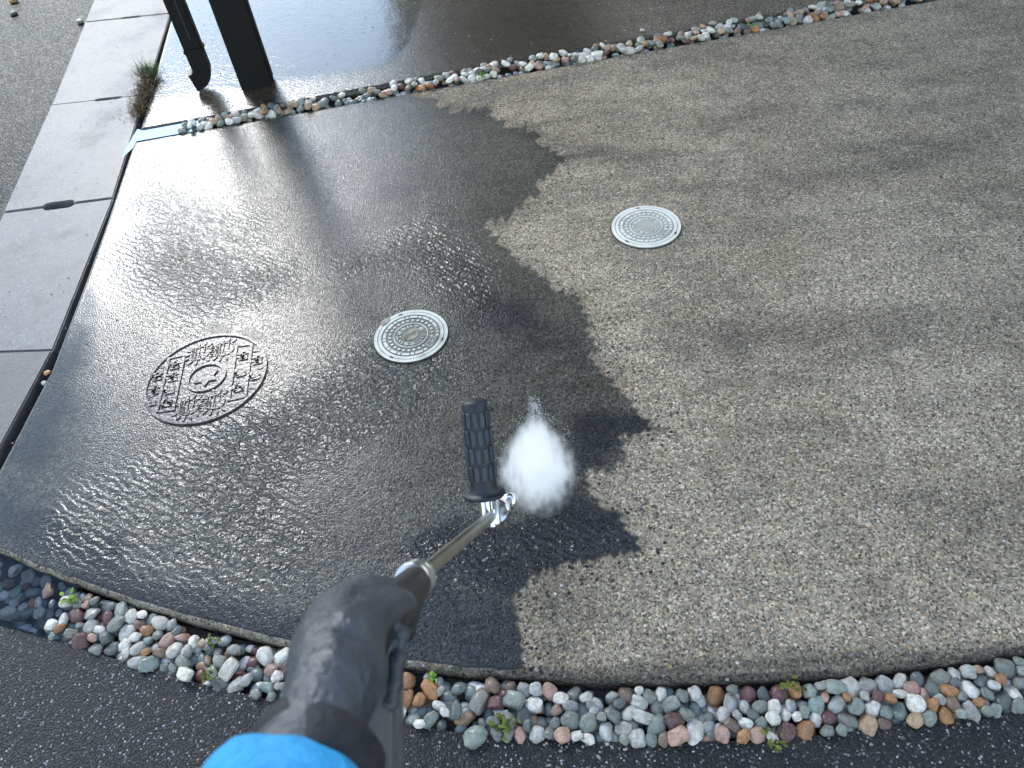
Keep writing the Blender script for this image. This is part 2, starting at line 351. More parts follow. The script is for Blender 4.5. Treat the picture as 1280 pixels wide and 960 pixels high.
def F_left(y):
    pts = [G(-40, 665), G(0, 585), G(40, 509), G(76, 440), G(112, 345), G(136, 278), G(162, 199), G(166, 187)]
    return np.interp(y, [p.y for p in pts], [p.x for p in pts])

wet_px = [(541, 123), (550, 136), (574, 141), (606, 133), (621, 151), (639, 161), (668, 163), (676, 184), (706, 196), (694, 212), (668, 231), (676, 240), (655, 251), (640, 268), (606, 279),
          (604, 285), (630, 309), (652, 333), (682, 347), (694, 366), (717, 368), (739, 407), (729, 413), (748, 434), (735, 446), (757, 471), (783, 497), (803, 524), (819, 535), (772, 547), (783, 567), (768, 588),
          (729, 588), (739, 620), (757, 637), (768, 638), (788, 668), (804, 686), (752, 697), (700, 706), (660, 724), (641, 752), (650, 790), (654, 830), (654, 900),
          (300, 960), (-200, 800), (-300, 560), (0, 300), (120, 120), (240, 100)]
def teeth(pts, n_edge):
    out = []
    for i, (a, b) in enumerate(zip(pts, pts[1:] + pts[:1])):
        out.append(a)
        if i >= n_edge: continue
        a_, b_ = np.array(a, float), np.array(b, float); L_ = np.hypot(*(b_ - a_)); n = int(L_ / 14); e = (b_ - a_) / max(L_, 1e-6); nn = np.array([-e[1], e[0]])
        for k in range(1, n + 1):
            f = k / (n + 1); q = a_ + (b_ - a_) * f; h = rng.uniform(3.0, 9.0)
            out.append(tuple(q - nn * h * 0.8 - e * 1.0)); out.append(tuple(q + nn * h * 0.5 + e * 0.6))
    return out
WETP = np.array([G(x, y)[:2] for x, y in teeth(wet_px, 44)])
def sdf(poly, X, Y):
    best = np.full(X.shape, 1e9); inside = np.zeros(X.shape, bool); n = len(poly)
    for i in range(n):
        a, b = poly[i], poly[(i + 1) % n]; e = b - a
        t = np.clip(((X - a[0]) * e[0] + (Y - a[1]) * e[1]) / (e @ e + 1e-12), 0, 1)
        best = np.minimum(best, np.hypot(X - a[0] - t * e[0], Y - a[1] - t * e[1]))
        c = ((a[1] > Y) != (b[1] > Y)) & (X < (b[0] - a[0]) * (Y - a[1]) / (b[1] - a[1] + 1e-12) + a[0]); inside ^= c
    return np.where(inside, best, -best)
def blobs(X, Y, lst):
    """soft patches: (px, py of centre, px, py of the far end, half width m, value)"""
    out = np.zeros(X.shape)
    for x0, y0, x1, y1, r, v in lst:
        a, b = np.array(G(x0, y0)[:2]), np.array(G(x1, y1)[:2]); e = b - a
        t = np.clip(((X - a[0]) * e[0] + (Y - a[1]) * e[1]) / (e @ e + 1e-9), 0, 1)
        d = np.hypot(X - a[0] - t * e[0], Y - a[1] - t * e[1]); out += v * np.exp(-(d / r) ** 2 * 1.2)
    return out
def grid_mesh(name, X, Y, Z, mat, attrs, parent=None):
    nr, nc = X.shape; co = np.stack([X, Y, Z], -1).reshape(-1, 3).astype(np.float32)
    idx = np.arange(nr * nc).reshape(nr, nc)
    q = np.stack([idx[:-1, :-1], idx[:-1, 1:], idx[1:, 1:], idx[1:, :-1]], -1).reshape(-1, 4)
    me = bpy.data.meshes.new(name); me.vertices.add(len(co)); me.vertices.foreach_set('co', co.ravel())
    me.loops.add(q.size); me.loops.foreach_set('vertex_index', q.ravel().astype(np.int32))
    me.polygons.add(len(q)); me.polygons.foreach_set('loop_start', np.arange(0, q.size, 4, dtype=np.int32))
    me.update(calc_edges=True)
    for k, v in attrs.items():
        a = me.attributes.new(k, 'FLOAT', 'POINT'); a.data.foreach_set('value', np.broadcast_to(v, X.shape).ravel().astype(np.float32))
    return link(name, me, mat, parent, True)

# ------------------------------------------------------------------ the setting
bm = bmesh.new(); prism(bm, [(-900, -900), (900, -900), (900, 900), (-900, 900)], -0.70, -0.30)
tag(from_bm('ground', bm, M['soil']), kind='structure')

# main slab: a fine sheet with a rounded, worn front edge
u = np.linspace(0, 1, 880); xs = -1.40 + u * 4.3
vrow = np.linspace(0, 1, 430)
Xg, Vg = np.meshgrid(xs, vrow)
Yf = F_front(xs); Yb = F_back(xs)
Yg = Yf[None, :] + Vg * (Yb - Yf)[None, :]
ul = np.broadcast_to(u[None, :], Xg.shape)
Xl = F_left(Yg); Xg = Xl + (2.9 - Xl) * ul
Yg = F_front(Xg) + Vg * (F_back(Xg) - F_front(Xg))
wav = np.array([mnoise.noise((x * 28, 3.1, 0)) for x in Xg[0]]) * 0.0022 + np.array([mnoise.noise((x * 7, 8.1, 0)) for x in Xg[0]]) * 0.003
Yg[0] += wav
skirt = [(0.004, -0.001), (0.0085, -0.0035), (0.012, -0.008), (0.0135, -0.016), (0.0125, -0.024), (0.009, -0.32)]
top = np.stack([Xg, Yg, np.zeros_like(Xg)], -1)
front_rows = [np.stack([Xg[0], Yg[0] - d, np.full_like(Xg[0], z)], -1) for d, z in skirt][::-1]
back_rows = [np.stack([Xg[-1], Yg[-1] + d, np.full_like(Xg[-1], z)], -1) for d, z in skirt]
A = np.concatenate([np.array(front_rows), top, np.array(back_rows)], 0)
left_cols = [np.stack([A[:, 0, 0] - d * 0.6, A[:, 0, 1], np.minimum(A[:, 0, 2], z)], -1)[:, None] for d, z in skirt][::-1]
A = np.concatenate(left_cols + [A], 1)
X, Y, Z = A[..., 0], A[..., 1], A[..., 2]
wet = sdf(WETP, X, Y)
film = np.clip(blobs(X, Y, [(150, 260, 90, 450, 0.10, 0.9), (60, 520, 10, 640, 0.13, 0.9), (440, 245, 500, 240, 0.08, 0.35), (200, 180, 260, 178, .05, .6)]), 0, 1)
ripple = np.clip(blobs(X, Y, [(330, 555, 470, 470, 0.13, 0.9), (440, 520, 540, 480, 0.10, 0.4), (530, 300, 590, 350, 0.10, 0.6), (300, 560, 290, 600, 0.09, 0.7), (110, 650, 330, 690, 0.10, 0.8), (200, 600, 300, 620, .09, .5), (560, 700, 760, 690, 0.09, 0.8),
                              (190, 250, 300, 290, 0.12, 0.35), (220, 330, 330, 350, 0.12, 0.55), (440, 330, 500, 320, 0.07, 0.5), (190, 300, 260, 380, 0.12, 0.4), (560, 600, 620, 680, 0.10, 0.1)]), 0, 1)
darken = np.clip(blobs(X, Y, [(980, 225, 1130, 205, 0.06, 0.32), (1130, 205, 1290, 150, 0.06, 0.28), (860, 430, 900, 425, 0.10, 0.48), (930, 420, 1120, 405, 0.06, 0.34), (1120, 400, 1290, 370, 0.07, 0.2), (690, 185, 900, 205, 0.06, 0.28),  # darker bands on the dry side, damp streaks off the wet edge
                             (640, 160, 760, 190, 0.05, 0.25), (600, 120, 900, 65, 0.09, 0.35), (800, 330, 870, 345, .08, .22), (1160, 640, 1290, 660, 0.06, 0.25), (1060, 700, 1110, 770, 0.06, 0.22), (1000, 230, 760, 310, 0.08, 0.15), (620, 850, 1300, 812, 0.018, 0.75),
                             (0, 700, 520, 830, 0.01, .35), (780, 700, 700, 760, .08, .2), (880, 240, 760, 190, 0.08, 0.15), (700, 740, 680, 830, 0.06, 0.35), (640, 161, 765, 140, 0.014, 0.35), (700, 198, 748, 192, 0.02, 0.6), (700, 207, 880, 190, 0.018, 0.2), (815, 536, 850, 546, 0.012, 0.4), (606, 134, 700, 120, 0.014, 0.3), (690, 366, 760, 362, 0.012, 0.2), (770, 640, 800, 640, .012, .3), (640, 268, 700, 262, .012, .25)]), 0, 1)
darken = np.clip(1.2 * darken - blobs(X, Y, [(720, 500, 680, 480, .09, .5)]), -0.6, 1)
mud = np.clip(blobs(X, Y, [(262, 411, 278, 411, 0.035, 0.75), (310, 414, 326, 424, 0.03, 0.7), (200, 560, 250, 540, .06, .3), (330, 440, 345, 450, .02, .5), (655, 480, 700, 475, .06, .35)]), 0, 1)
dark_blue = np.clip(blobs(X, Y, [(550, 690, 800, 690, 0.09, 1.0), (520, 790, 650, 810, 0.10, 1.0), (120, 735, 460, 815, 0.06, 0.9), (0, 640, 120, 700, 0.08, 0.8), (190, 540, 330, 530, 0.07, 0.6), (740, 530, 800, 535, 0.07, 0.8), (740, 570, 690, 600, .07, .6),  # patches where the wet colour turns darker and bluer
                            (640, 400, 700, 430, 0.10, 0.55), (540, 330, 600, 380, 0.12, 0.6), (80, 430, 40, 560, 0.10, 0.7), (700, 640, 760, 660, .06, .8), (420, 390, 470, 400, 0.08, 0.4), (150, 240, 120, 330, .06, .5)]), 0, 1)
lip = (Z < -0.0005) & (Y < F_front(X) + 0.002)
mud = np.where(lip & (Z > -0.03), 0.46, mud); wet = np.where(lip & (Z > -0.03), -0.006, wet); darken = np.where(lip, np.clip(0.30 + 0.75 * np.clip((X + 0.35) / 0.3, 0, 1), 0, 1), darken); mud = np.where(lip, mud * np.clip((0.1 - X) / 0.3, 0.35, 1), mud)
slab = grid_mesh('concrete_slab', X, Y, Z, M['slab'], dict(wet=wet, film=film, ripple=ripple, darken=darken, mud=mud, dark_blue=dark_blue)); tag(slab, kind='structure')

# rear slab
xs = np.concatenate([[0], np.linspace(0.0005, 1, 300)]); vrow = np.linspace(0, 1, 190) ** 1.4
def F_left_rear(y):
    pts = [G(180, 160), G(199, 90), G(221, 10), G(236, -40)]
    return np.interp(y, [p.y for p in pts], [p.x for p in pts])
Ug, Vg = np.meshgrid(np.linspace(0, 1, 320), vrow)
Xg = -1.35 + Ug * 5.5; Yg = F_rear(Xg) + Vg * 8.0
Xl = F_left_rear(Yg); Xg = Xl + (4.2 - Xl) * Ug; Yg = F_rear(Xg) + Vg * 8.0
Yg[0] += np.array([mnoise.noise((x * 22, 1.1, 0)) for x in Xg[0]]) * 0.004
Z0 = 0.008
sk = [(0.005, -0.002), (0.010, -0.007), (0.013, -0.014), (0.0135, -0.03), (0.012, -0.33)]
rows = [np.stack([Xg[0], Yg[0] - d, np.full_like(Xg[0], z)], -1) for d, z in sk][::-1]
A = np.concatenate([np.array(rows), np.stack([Xg, Yg, np.zeros_like(Xg)], -1)], 0)
cols = [np.stack([A[:, 0, 0] - d, A[:, 0, 1], np.minimum(A[:, 0, 2], z)], -1)[:, None] for d, z in sk][::-1]
A = np.concatenate(cols + [A], 1); A[..., 2] += Z0
X, Y, Z = A[..., 0], A[..., 1], A[..., 2]
RW = np.array([G(x, y, Z0)[:2] for x, y in [(180, 165), (330, 135), (455, 118), (470, 98), (486, 80), (510, 55), (520, 20), (540, -40), (600, -220), (0, -220), (100, 60)]])
wet = sdf(RW, X, Y); wet = np.maximum(wet, np.where(X > -0.6, 0.012 - 0.022 * np.clip((X + 0.1) / 1.2, 0, 1), wet))
film = np.clip(blobs(X, Y, [(360, 60, 420, 30, 0.75, 1.6), (260, 40, 300, -20, .5, 1)]), 0, 1) * np.clip((Y - F_rear(X) - 0.10) / 0.14, 0, 1)
film = film * np.where(sdf(RW, X, Y) > 0, 1, np.clip(1 + sdf(RW, X, Y) / .03, 0.1, 1))
darken = np.clip(blobs(X, Y, [(560, 60, 900, 10, 0.5, 0.45), (700, 20, 760, 0, .25, .25)]), 0, 1)  # damp and shade both put into the darker colour of the right side
tag(grid_mesh('rear_slab', X, Y, Z, M['back_slab'], dict(wet=wet, film=film, ripple=np.full(X.shape, 0.07), darken=darken, mud=0 * X, dark_blue=0 * X)), kind='structure')

# front asphalt and road, thick sheets
def strip_sheet(name, edge, z, mat):
    bm = bmesh.new(); prism(bm, edge, -0.32, z); bmesh.ops.bevel(bm, geom=[e for e in bm.edges if all(abs(v.co.z - z) < 1e-6 for v in e.verts)], offset=0.006, segments=2, affect='EDGES')
    return tag(from_bm(name, bm, mat), kind='structure')
xa = np.linspace(-1.62, 2.6, 90)
ya = F_asph(xa) + np.array([mnoise.noise((x * 30, 5.5, 0)) for x in xa]) * 0.004
strip_sheet('asphalt_apron', [(-1.62, -6.0), (2.6, -6.0)] + [(float(x), float(y)) for x, y in zip(xa[::-1], ya[::-1])], Z_ASPH, M['asphalt'])
ro = [G(x, y) for x, y in [(-330, 900), (-62, 440), (4, 265), (64, 130), (106, 27), (117, 0), (160, -110)]]
ro = [(-1.70, -6.0)] + [(p.x - 0.004, p.y) for p in ro if p.x > -9] + [(ro[-1].x - 0.6, 14.0), (-9, 14), (-9, -6)]
strip_sheet('road', ro, -0.012, M['road'])

# kerb: separate precast blocks with a hand-hold slot across each joint
kerb = tag(empty('kerb', G(70, 250)), kind='structure')
KI = [(225, -22), (213, 16), (181, 118), (141, 247), (65, 437), (-16, 588), (-120, 770)]
KO = [(123, -15), (106, 27), (64, 131), (4, 265), (-82, 442), (-190, 640), (-330, 880)]
slots = {1: (0.42, 0.66, 0.006), 2: (0.46, 0.76, 0.0095), 3: (0.36, 0.65, 0.017)}     # joint -> where along it (outer to inner)
for k in range(len(KI) - 1):
    far_o, far_i, near_o, near_i = (Vector(G(*q)[:2]) for q in (KO[k], KI[k], KO[k + 1], KI[k + 1]))
    ax = (near_o - far_o).normalized(); g_ = 0.0022
    far_o, far_i, near_o, near_i = far_o + ax * g_, far_i + ax * g_, near_o - ax * g_, near_i - ax * g_
    def edge(a, b, sl_, d):
        pts = [a]
        if sl_:
            s0, s1 = a.lerp(b, sl_[0]), a.lerp(b, sl_[1]); w = sl_[2]
            for t in np.linspace(0, 1, 13):
                th = t * math.pi; pts.append(s0.lerp(s1, t) + d * w * min(1.0, math.sin(th) * 3.0))
        return pts + [b]
    far = edge(far_o, far_i, slots.get(k), ax); near = edge(near_o, near_i, slots.get(k + 1), -ax)
    bm = bmesh.new(); zj = random.uniform(-0.003, 0.002)
    poly = far + near[::-1]
    prism(bm, poly, -0.32, zj)
    bmesh.ops.recalc_face_normals(bm, faces=bm.faces)
    bmesh.ops.bevel(bm, geom=[e for e in bm.edges if all(abs(v.co.z - zj) < 1e-6 for v in e.verts)], offset=0.0035, segments=2, affect='EDGES')
    o = from_bm('kerb_block', bm, M['kerb'], kerb)
    a = o.data.attributes.new('darken', 'FLOAT', 'POINT')
    a.data.foreach_set('value', [0.55 if k == 4 else 0.0] * len(o.data.vertices))  # one near block darker all over

def bed(name, pts, z):
    bm = bmesh.new(); prism(bm, pts, -0.31, z); tag(from_bm(name, bm, M['soil']), kind='structure')
xb = np.linspace(-1.6, 2.5, 60)
bed('soil_bed', [(float(x), float(F_asph(x)) + 0.001) for x in xb] + [(float(x), float(F_front(x)) - 0.0145) for x in xb[::-1]], -0.040)
xb = np.linspace(G(185, 168).x, 3.6, 20)
bed('soil_bed', [(float(x), float(F_back(x)) + 0.0095) for x in xb] + [(float(x), float(F_rear(x)) - 0.014) for x in xb[::-1]], -0.028)

# ------------------------------------------------------------------ pebbles
def pebble_mesh(i):
    bm = bmesh.new(); bmesh.ops.create_icosphere(bm, subdivisions=3, radius=1.0)
    off = Vector((i * 7.3, i * 3.1, i * 1.7)); sq = random.uniform(0.0, 0.28)
    for v in bm.verts:
        p = v.co.normalized()
        r = 1.0 + 0.30 * mnoise.noise(p * 0.9 + off) + 0.15 * mnoise.noise(p * 1.9 + off) + 0.02 * mnoise.noise(p * 5 + off)
        q = Vector([math.copysign(abs(c) ** (1 - sq), c) for c in p]); v.co = q * r * 0.95
    me = bpy.data.meshes.new('pebble'); bm.to_mesh(me); bm.free(); me.materials.append(M['pebble'])
    me.polygons.foreach_set('use_smooth', [True] * len(me.polygons)); return me
PEB = [pebble_mesh(i) for i in range(16)]
PALETTE = [((0.68, 0.665, 0.60), 22), ((0.46, 0.47, 0.44), 13), ((0.17, 0.20, 0.18), 14), ((0.23, 0.275, 0.235), 13), ((0.27, 0.27, 0.235), 10), ((0.095, 0.115, 0.115), 7), ((0.40, 0.28, 0.17), 7), ((0.37, 0.17, 0.055), 5), ((0.12, 0.04, 0.038), 4), ((0.46, 0.28, 0.22), 5), ((0.20, 0.13, 0.09), 4), ((0.20, 0.27, 0.25), 3)]
pal_c = [p[0] for p in PALETTE]; pal_w = np.array([p[1] for p in PALETTE], float); pal_w /= pal_w.sum()
def pack(n, x0, x1, lo, hi, rmin, rmax, iters=160):
    x = rng.uniform(x0, x1, n); t = rng.uniform(0.05, 0.95, n); y = lo(x) + t * (hi(x) - lo(x))
    r = rmin + (rmax - rmin) * rng.beta(1.6, 2.6, n)
    for _ in range(iters):
        dx = x[:, None] - x[None]; dy = y[:, None] - y[None]; d = np.hypot(dx, dy) + 1e-9
        ov = np.clip((r[:, None] + r[None]) * 0.92 - d, 0, None); np.fill_diagonal(ov, 0)
        x += (dx / d * ov).sum(1) * 0.35; y += (dy / d * ov).sum(1) * 0.35
        x = np.clip(x, x0, x1); y = np.minimum(np.maximum(y, lo(x) + r * 0.75), hi(x) - r * 0.75)
    return x, y, r
def strip(name, n, x0, x1, lo, hi, rmin, rmax, ztop, extra, zfun=None, warm=0):
    pw_ = pal_w.copy()
    if warm:
        for k_ in (0, 6, 7, 9): pw_[k_] *= 1.9
        pw_ /= pw_.sum()
    root = tag(empty(name, (0.5 * (x0 + x1), float(lo(0.0)), ztop - 0.03)), kind='structure')
    x, y, r = pack(n, x0, x1, lo, hi, rmin, rmax)
    for i in range(n):
        o = bpy.data.objects.new('pebble', PEB[rng.integers(len(PEB))]); COL.objects.link(o); o.parent = root
        el = rng.uniform(1.02, 1.42); a = r[i] * el; b = r[i] / el ** 0.35; c = r[i] * rng.uniform(0.55, 0.8)
        z = ztop - c + rng.normal(0, 0.004) + (0.005 if r[i] < rmin * 1.25 else 0)
        if zfun: z += zfun(x[i], y[i])
        o.location = (x[i] - root.location.x, y[i] - root.location.y, z - root.location.z)
        o.scale = (a, b, c); o.rotation_euler = (rng.normal(0, 0.28), rng.normal(0, 0.28), rng.uniform(0, 6.28))
        col = np.array(pal_c[rng.choice(len(pal_c), p=pw_)]) * rng.uniform(0.66, 1.08) * (1.2 if warm else 1.0); o.color = (*np.clip(col, 0, 0.85), 1)
    # what lies underneath and beyond the picked-out ones: one mass
    ex0, ex1, en = extra; bmq = bmesh.new(); base = bmesh.new(); bmesh.ops.create_icosphere(base, subdivisions=2, radius=1.0)
    bv = np.array([v.co[:] for v in base.verts]); bf = np.array([[v.index for v in f.verts] for f in base.faces]); base.free(); bmq.free()
    V, Fc = [], []
    for i in range(en):
        xx = rng.uniform(ex0, ex1); yy = float(lo(xx)) + rng.uniform(0.04, 0.96) * float(hi(xx) - lo(xx)); rr = rng.uniform(rmin, rmax) * 0.8
        inside = x0 - 0.01 < xx < x1 + 0.01
        zz = ztop - (0.021 if inside else 0.014) - rng.uniform(0, 0.012)
        if zfun: zz += zfun(xx, yy)
        an = rng.uniform(0, 6.28); ca, sa = math.cos(an), math.sin(an); q = bv * [rr * 1.2, rr * 0.95, rr * 0.7]
        q = np.stack([q[:, 0] * ca - q[:, 1] * sa + xx, q[:, 0] * sa + q[:, 1] * ca + yy, q[:, 2] + zz], 1)
        Fc.append(bf + len(V) * len(bv)); V.append(q)
    me = bpy.data.meshes.new('pebble_bed'); me.from_pydata(np.concatenate(V) - np.array(root.location), [], np.concatenate(Fc).tolist()); me.update()
    o = bpy.data.objects.new('pebble_bed', me); COL.objects.link(o); o.parent = root; me.materials.append(M['pebble_mass'])
    me.polygons.foreach_set('use_smooth', [True] * len(me.polygons)); o['kind'] = 'stuff'
    return root
lo_f = lambda x: F_asph(x) - 0.004
hi_f = lambda x: F_front(x) - 0.021
wl_a, wl_b = G(-60, 730), G(95, 770)
def sink(x, y): return -0.016 * float(np.clip((G(88, 770).x - x) / 0.12, 0, 1))
strip('front_pebble_strip', 298, -1.17, 0.88, lo_f, hi_f, 0.0080, 0.0205, -0.005, (-1.5, 1.6, 1100), sink)
lo_b = lambda x: F_back(x) + 0.010
hi_b = lambda x: F_rear(x) - 0.012
strip('rear_pebble_strip', 225, G(222, 165).x, G(1195, 0).x, lo_b, hi_b, 0.0125, 0.0205, 0.016, (G(222, 165).x, 3.2, 420), None, 1)

# ------------------------------------------------------------------ standing water
def sheet(name, pts, z, mat, label=None):
    bm = bmesh.new(); vs = [bm.verts.new((p[0], p[1], z)) for p in pts]; bm.faces.new(vs)
    return tag(from_bm(name, bm, mat), kind='structure')
xw = np.linspace(-1.32, G(84, 765).x, 24)
upw = [(float(x), float(F_front(x)) - 0.0145) for x in xw]; low = [(float(x), float(F_asph(x)) - 0.012 * (1 - i / 23)) for i, x in enumerate(xw)]
sheet('puddle', low + upw[::-1], Z_ASPH + 0.0025, M['water'])
cx0, cx1 = G(160, 178).x, G(262, 160).x
sheet('puddle', [G(153, 198)[:2], G(166, 186)[:2]] + [(float(x), float(F_back(x)) + 0.004 + 0.003) for x in np.linspace(G(168, 184).x, cx1, 8)] + [(float(x), float(F_rear(x)) - 0.014) for x in np.linspace(cx1 - .05, G(182, 161).x, 8)] + [G(172, 162)[:2], G(158, 186)[:2]], 0.0025, M['water'])

# ------------------------------------------------------------------ black post with downspout, carrying a canopy above the frame
pz = Z0
pa, pb, pc = G(303, 115, pz), G(341.5, 107, pz), G(345.5, 91, pz)
post = tag(empty('canopy_post', (pa + pb) / 2), 'black square metal post with a slim downspout beside it on the wet rear slab', 'post')
ex = (pb - pa); pw = ex.length; ex.normalize(); ey = Vector((-ex.y, ex.x, 0)); pd = 0.105
R = Matrix([[ex.x, ey.x, 0], [ex.y, ey.y, 0], [0, 0, 1]])
TOP = 3.45
bm = bmesh.new(); c0 = (pa + pb) / 2 + ey * pd / 2
obox(bm, c0 + Vector((0, 0, (TOP) / 2)), R, pw / 2, pd / 2, TOP / 2 - 0.002)
bmesh.ops.bevel(bm, geom=bm.edges[:], offset=0.004, segments=2, affect='EDGES'); from_bm('square_post', bm, M['black_metal'], post)
bm = bmesh.new()                                # narrow cover strip proud of the right face
obox(bm, c0 + ex * (pw / 2 + 0.003) + Vector((0, 0, TOP / 2)), R, 0.003, pd * 0.30, TOP / 2 - 0.012); from_bm('cover_strip', bm, M['black_metal'], post)
# downspout: rectangular pipe, ribbed front, coupling and curved shoe
dl, dr = G(247, 108, pz + 0.05), G(268, 105, pz + 0.05)
dwid, ddep = 0.072, 0.058
dc = G(262, 116, pz); dc = dc + ey * 0.045
bm = bmesh.new(); obox(bm, dc + Vector((0, 0, 0.165 + (TOP - 0.165) / 2)), R, dwid / 2, ddep / 2, (TOP - 0.165) / 2)
bmesh.ops.bevel(bm, geom=bm.edges[:], offset=0.006, segments=2, affect='EDGES')
ds = from_bm('downspout', bm, M['black_metal'], post)
bm = bmesh.new(); obox(bm, dc + ex * (dwid * 0.08) - ey * (ddep / 2 + 0.002) + Vector((0, 0, 0.20 + (TOP - 0.20) / 2)), R, 0.0035, 0.002, (TOP - 0.20) / 2 - 0.01)
from_bm('seam', bm, M['black_plastic'], ds)
bm = bmesh.new(); obox(bm, dc + Vector((0, 0, 0.165)), R, dwid / 2 + 0.004, ddep / 2 + 0.004, 0.010); bmesh.ops.bevel(bm, geom=bm.edges[:], offset=0.004, segments=2, affect='EDGES')
from_bm('coupling', bm, M['black_metal'], ds)
bm = bmesh.new(); prev = None                   # lower length and a shoe bending to the left
path = [(0, 0.16), (0, 0.11), (0, 0.085), (-0.006, 0.068), (-0.017, 0.054), (-0.033, 0.045), (-0.052, 0.042)]
for k, (sx, z) in enumerate(path):
    if k == 0: t = Vector((0, -1))
    else: t = (Vector(path[min(k + 1, len(path) - 1)]) - Vector(path[k - 1])).normalized()
    nx = Vector((-t.y, t.x)); ring = []
    for a, b in ((-1, -1), (1, -1), (1, 1), (-1, 1)):
        off2 = nx * (a * dwid / 2 * 0.97); ring.append(bm.verts.new(dc + ex * (sx + off2.x) + Vector((0, 0, z + off2.y)) + ey * (b * ddep / 2 * 0.97)))
    if prev:
        for i in range(4): bm.faces.new((prev[i], prev[(i + 1) % 4], ring[(i + 1) % 4], ring[i]))
    prev = ring
sh = from_bm('shoe', bm, M['black_metal'], ds)
mod = sh.modifiers.new('shell', 'SOLIDIFY'); mod.thickness = 0.003
bm = bmesh.new()
from_bm('none', bm) if False else bm.free()
for z in (1.0, 2.6):
    bm = bmesh.new(); obox(bm, dc + ex * 0.06 + Vector((0, 0, z)), R, 0.05, 0.012, 0.012); from_bm('bracket', bm, M['black_metal'], ds)
bm = bmesh.new(); x0, x1, y0, y1 = c0.x - 0.075, 6.5, c0.y - 0.35, 15.0
prism(bm, [(x0, y0), (x1, y0), (x1, y1), (x0, y1)], TOP + 0.004, TOP + 0.16); rf = from_bm('roof', bm, M['roof'], post)
bm = bmesh.new(); prism(bm, [(x0 + 0.01, 11.6), (x1, 11.6), (x1, 11.8), (x0 + 0.01, 11.8)], 0.02, TOP - 0.002); from_bm('added_back_wall', bm, M['roof'], post)  # unseen wall added to keep bright low sky out of the slab reflections
bm = bmesh.new(); prism(bm, [(x0 - 0.10, y0), (x0 - 0.002, y0), (x0 - 0.002, y1), (x0 - 0.10, y1)], TOP + 0.03, TOP + 0.14); from_bm('gutter', bm, M['black_metal'], rf)

# ------------------------------------------------------------------ covers
def mk_lid(name, base, dirt_amt, rough=0.45):
    m = Mat(name); n = m.noise(22, 5, 0.65); z = m.sepx(m.coord(), 2)
    c = m.mix(m.rng(m.noise(9, 3), 0.35, 0.7), base, tuple(x * 0.82 for x in base))
    dirt = m.math('MULTIPLY', m.rng(n, 0.62 - dirt_amt * 0.3, 0.75), dirt_amt)
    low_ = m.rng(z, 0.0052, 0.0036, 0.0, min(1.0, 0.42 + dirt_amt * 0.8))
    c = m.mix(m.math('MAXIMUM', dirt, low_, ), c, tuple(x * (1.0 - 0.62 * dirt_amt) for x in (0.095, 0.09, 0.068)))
    m.bsdf(Base_Color=c, Roughness=rough, Normal=m.bump(m.noise(260, 3), 0.4, 0.0006), Coat_Weight=0.25 + dirt_amt * 0.7, Coat_Roughness=0.2, Coat_IOR=1.33); return m.m
M['lid_clean'] = mk_lid('pale_resin_lid', (0.66, 0.665, 0.59), 0.12)
M['lid_dirty'] = mk_lid('dirty_resin_lid', (0.60, 0.60, 0.52), 0.62)
def ring_seg(bm, r0, r1, a0, a1, z0, z1, n):
    ins, outs = [], []
    for i in range(n + 1):
        a = a0 + (a1 - a0) * i / n; ins.append((r0 * math.cos(a), r0 * math.sin(a))); outs.append((r1 * math.cos(a), r1 * math.sin(a)))
    full = abs(a1 - a0 - 2 * math.pi) < 1e-6
    if not full: prism(bm, outs + ins[::-1], z0, z1); return
    vs = [[bm.verts.new((p[0], p[1], z)) for p in lst[:-1]] for lst, z in ((ins, z0), (ins, z1), (outs, z1), (outs, z0))]
    for k in range(4):
        a, b = vs[k], vs[(k + 1) % 4]
        for i in range(n): bm.faces.new((a[i], a[(i + 1) % n], b[(i + 1) % n], b[i]))
def stroke(bm, pts, w, z0, z1):
    for (ax, ay), (bx, by) in zip(pts[:-1], pts[1:]):
        d = Vector((bx - ax, by - ay)); L = d.length
        if L < 1e-6: continue
        d /= L; nn = Vector((-d.y, d.x)) * w / 2; a, b = Vector((ax, ay)) - d * w * 0.3, Vector((bx, by)) + d * w * 0.3
        prism(bm, [a - nn, b - nn, b + nn, a + nn], z0, z1)
GLYPHS = [[[(-1, .5), (1, .5)], [(0, 1), (0, -.8), (-.8, -.2)], [(.3, -.1), (.9, -.6)]], [[(-1, .6), (1, .6)], [(.2, 1), (.2, 0), (-.2, -.2), (.1, -.4), (.2, -1)]], [[(-.8, .7), (-.8, -.5), (-.4, -.8)], [(.6, .6), (.9, -.3)]], [[(-1, .3), (1, .3)], [(-.3, 1), (-.5, -1)], [(.1, 0), (.8, -.8)]]]
def put_glyph(bm, gl, c, s, rot, w, z0, z1):
    cr_, sr_ = math.cos(rot), math.sin(rot)
    for st in gl: stroke(bm, [(c[0] + s * (x * cr_ - y * sr_), c[1] + s * (x * sr_ + y * cr_)) for x, y in st], w, z0, z1)
def lparent(root, bmq, name, mat, smooth=False, parent=None):
    bmesh.ops.recalc_face_normals(bmq, faces=bmq.faces); me = bpy.data.meshes.new(name); bmq.to_mesh(me); bmq.free(); me.materials.append(mat)
    o = bpy.data.objects.new(name, me); COL.objects.link(o); o.parent = parent or root; return o
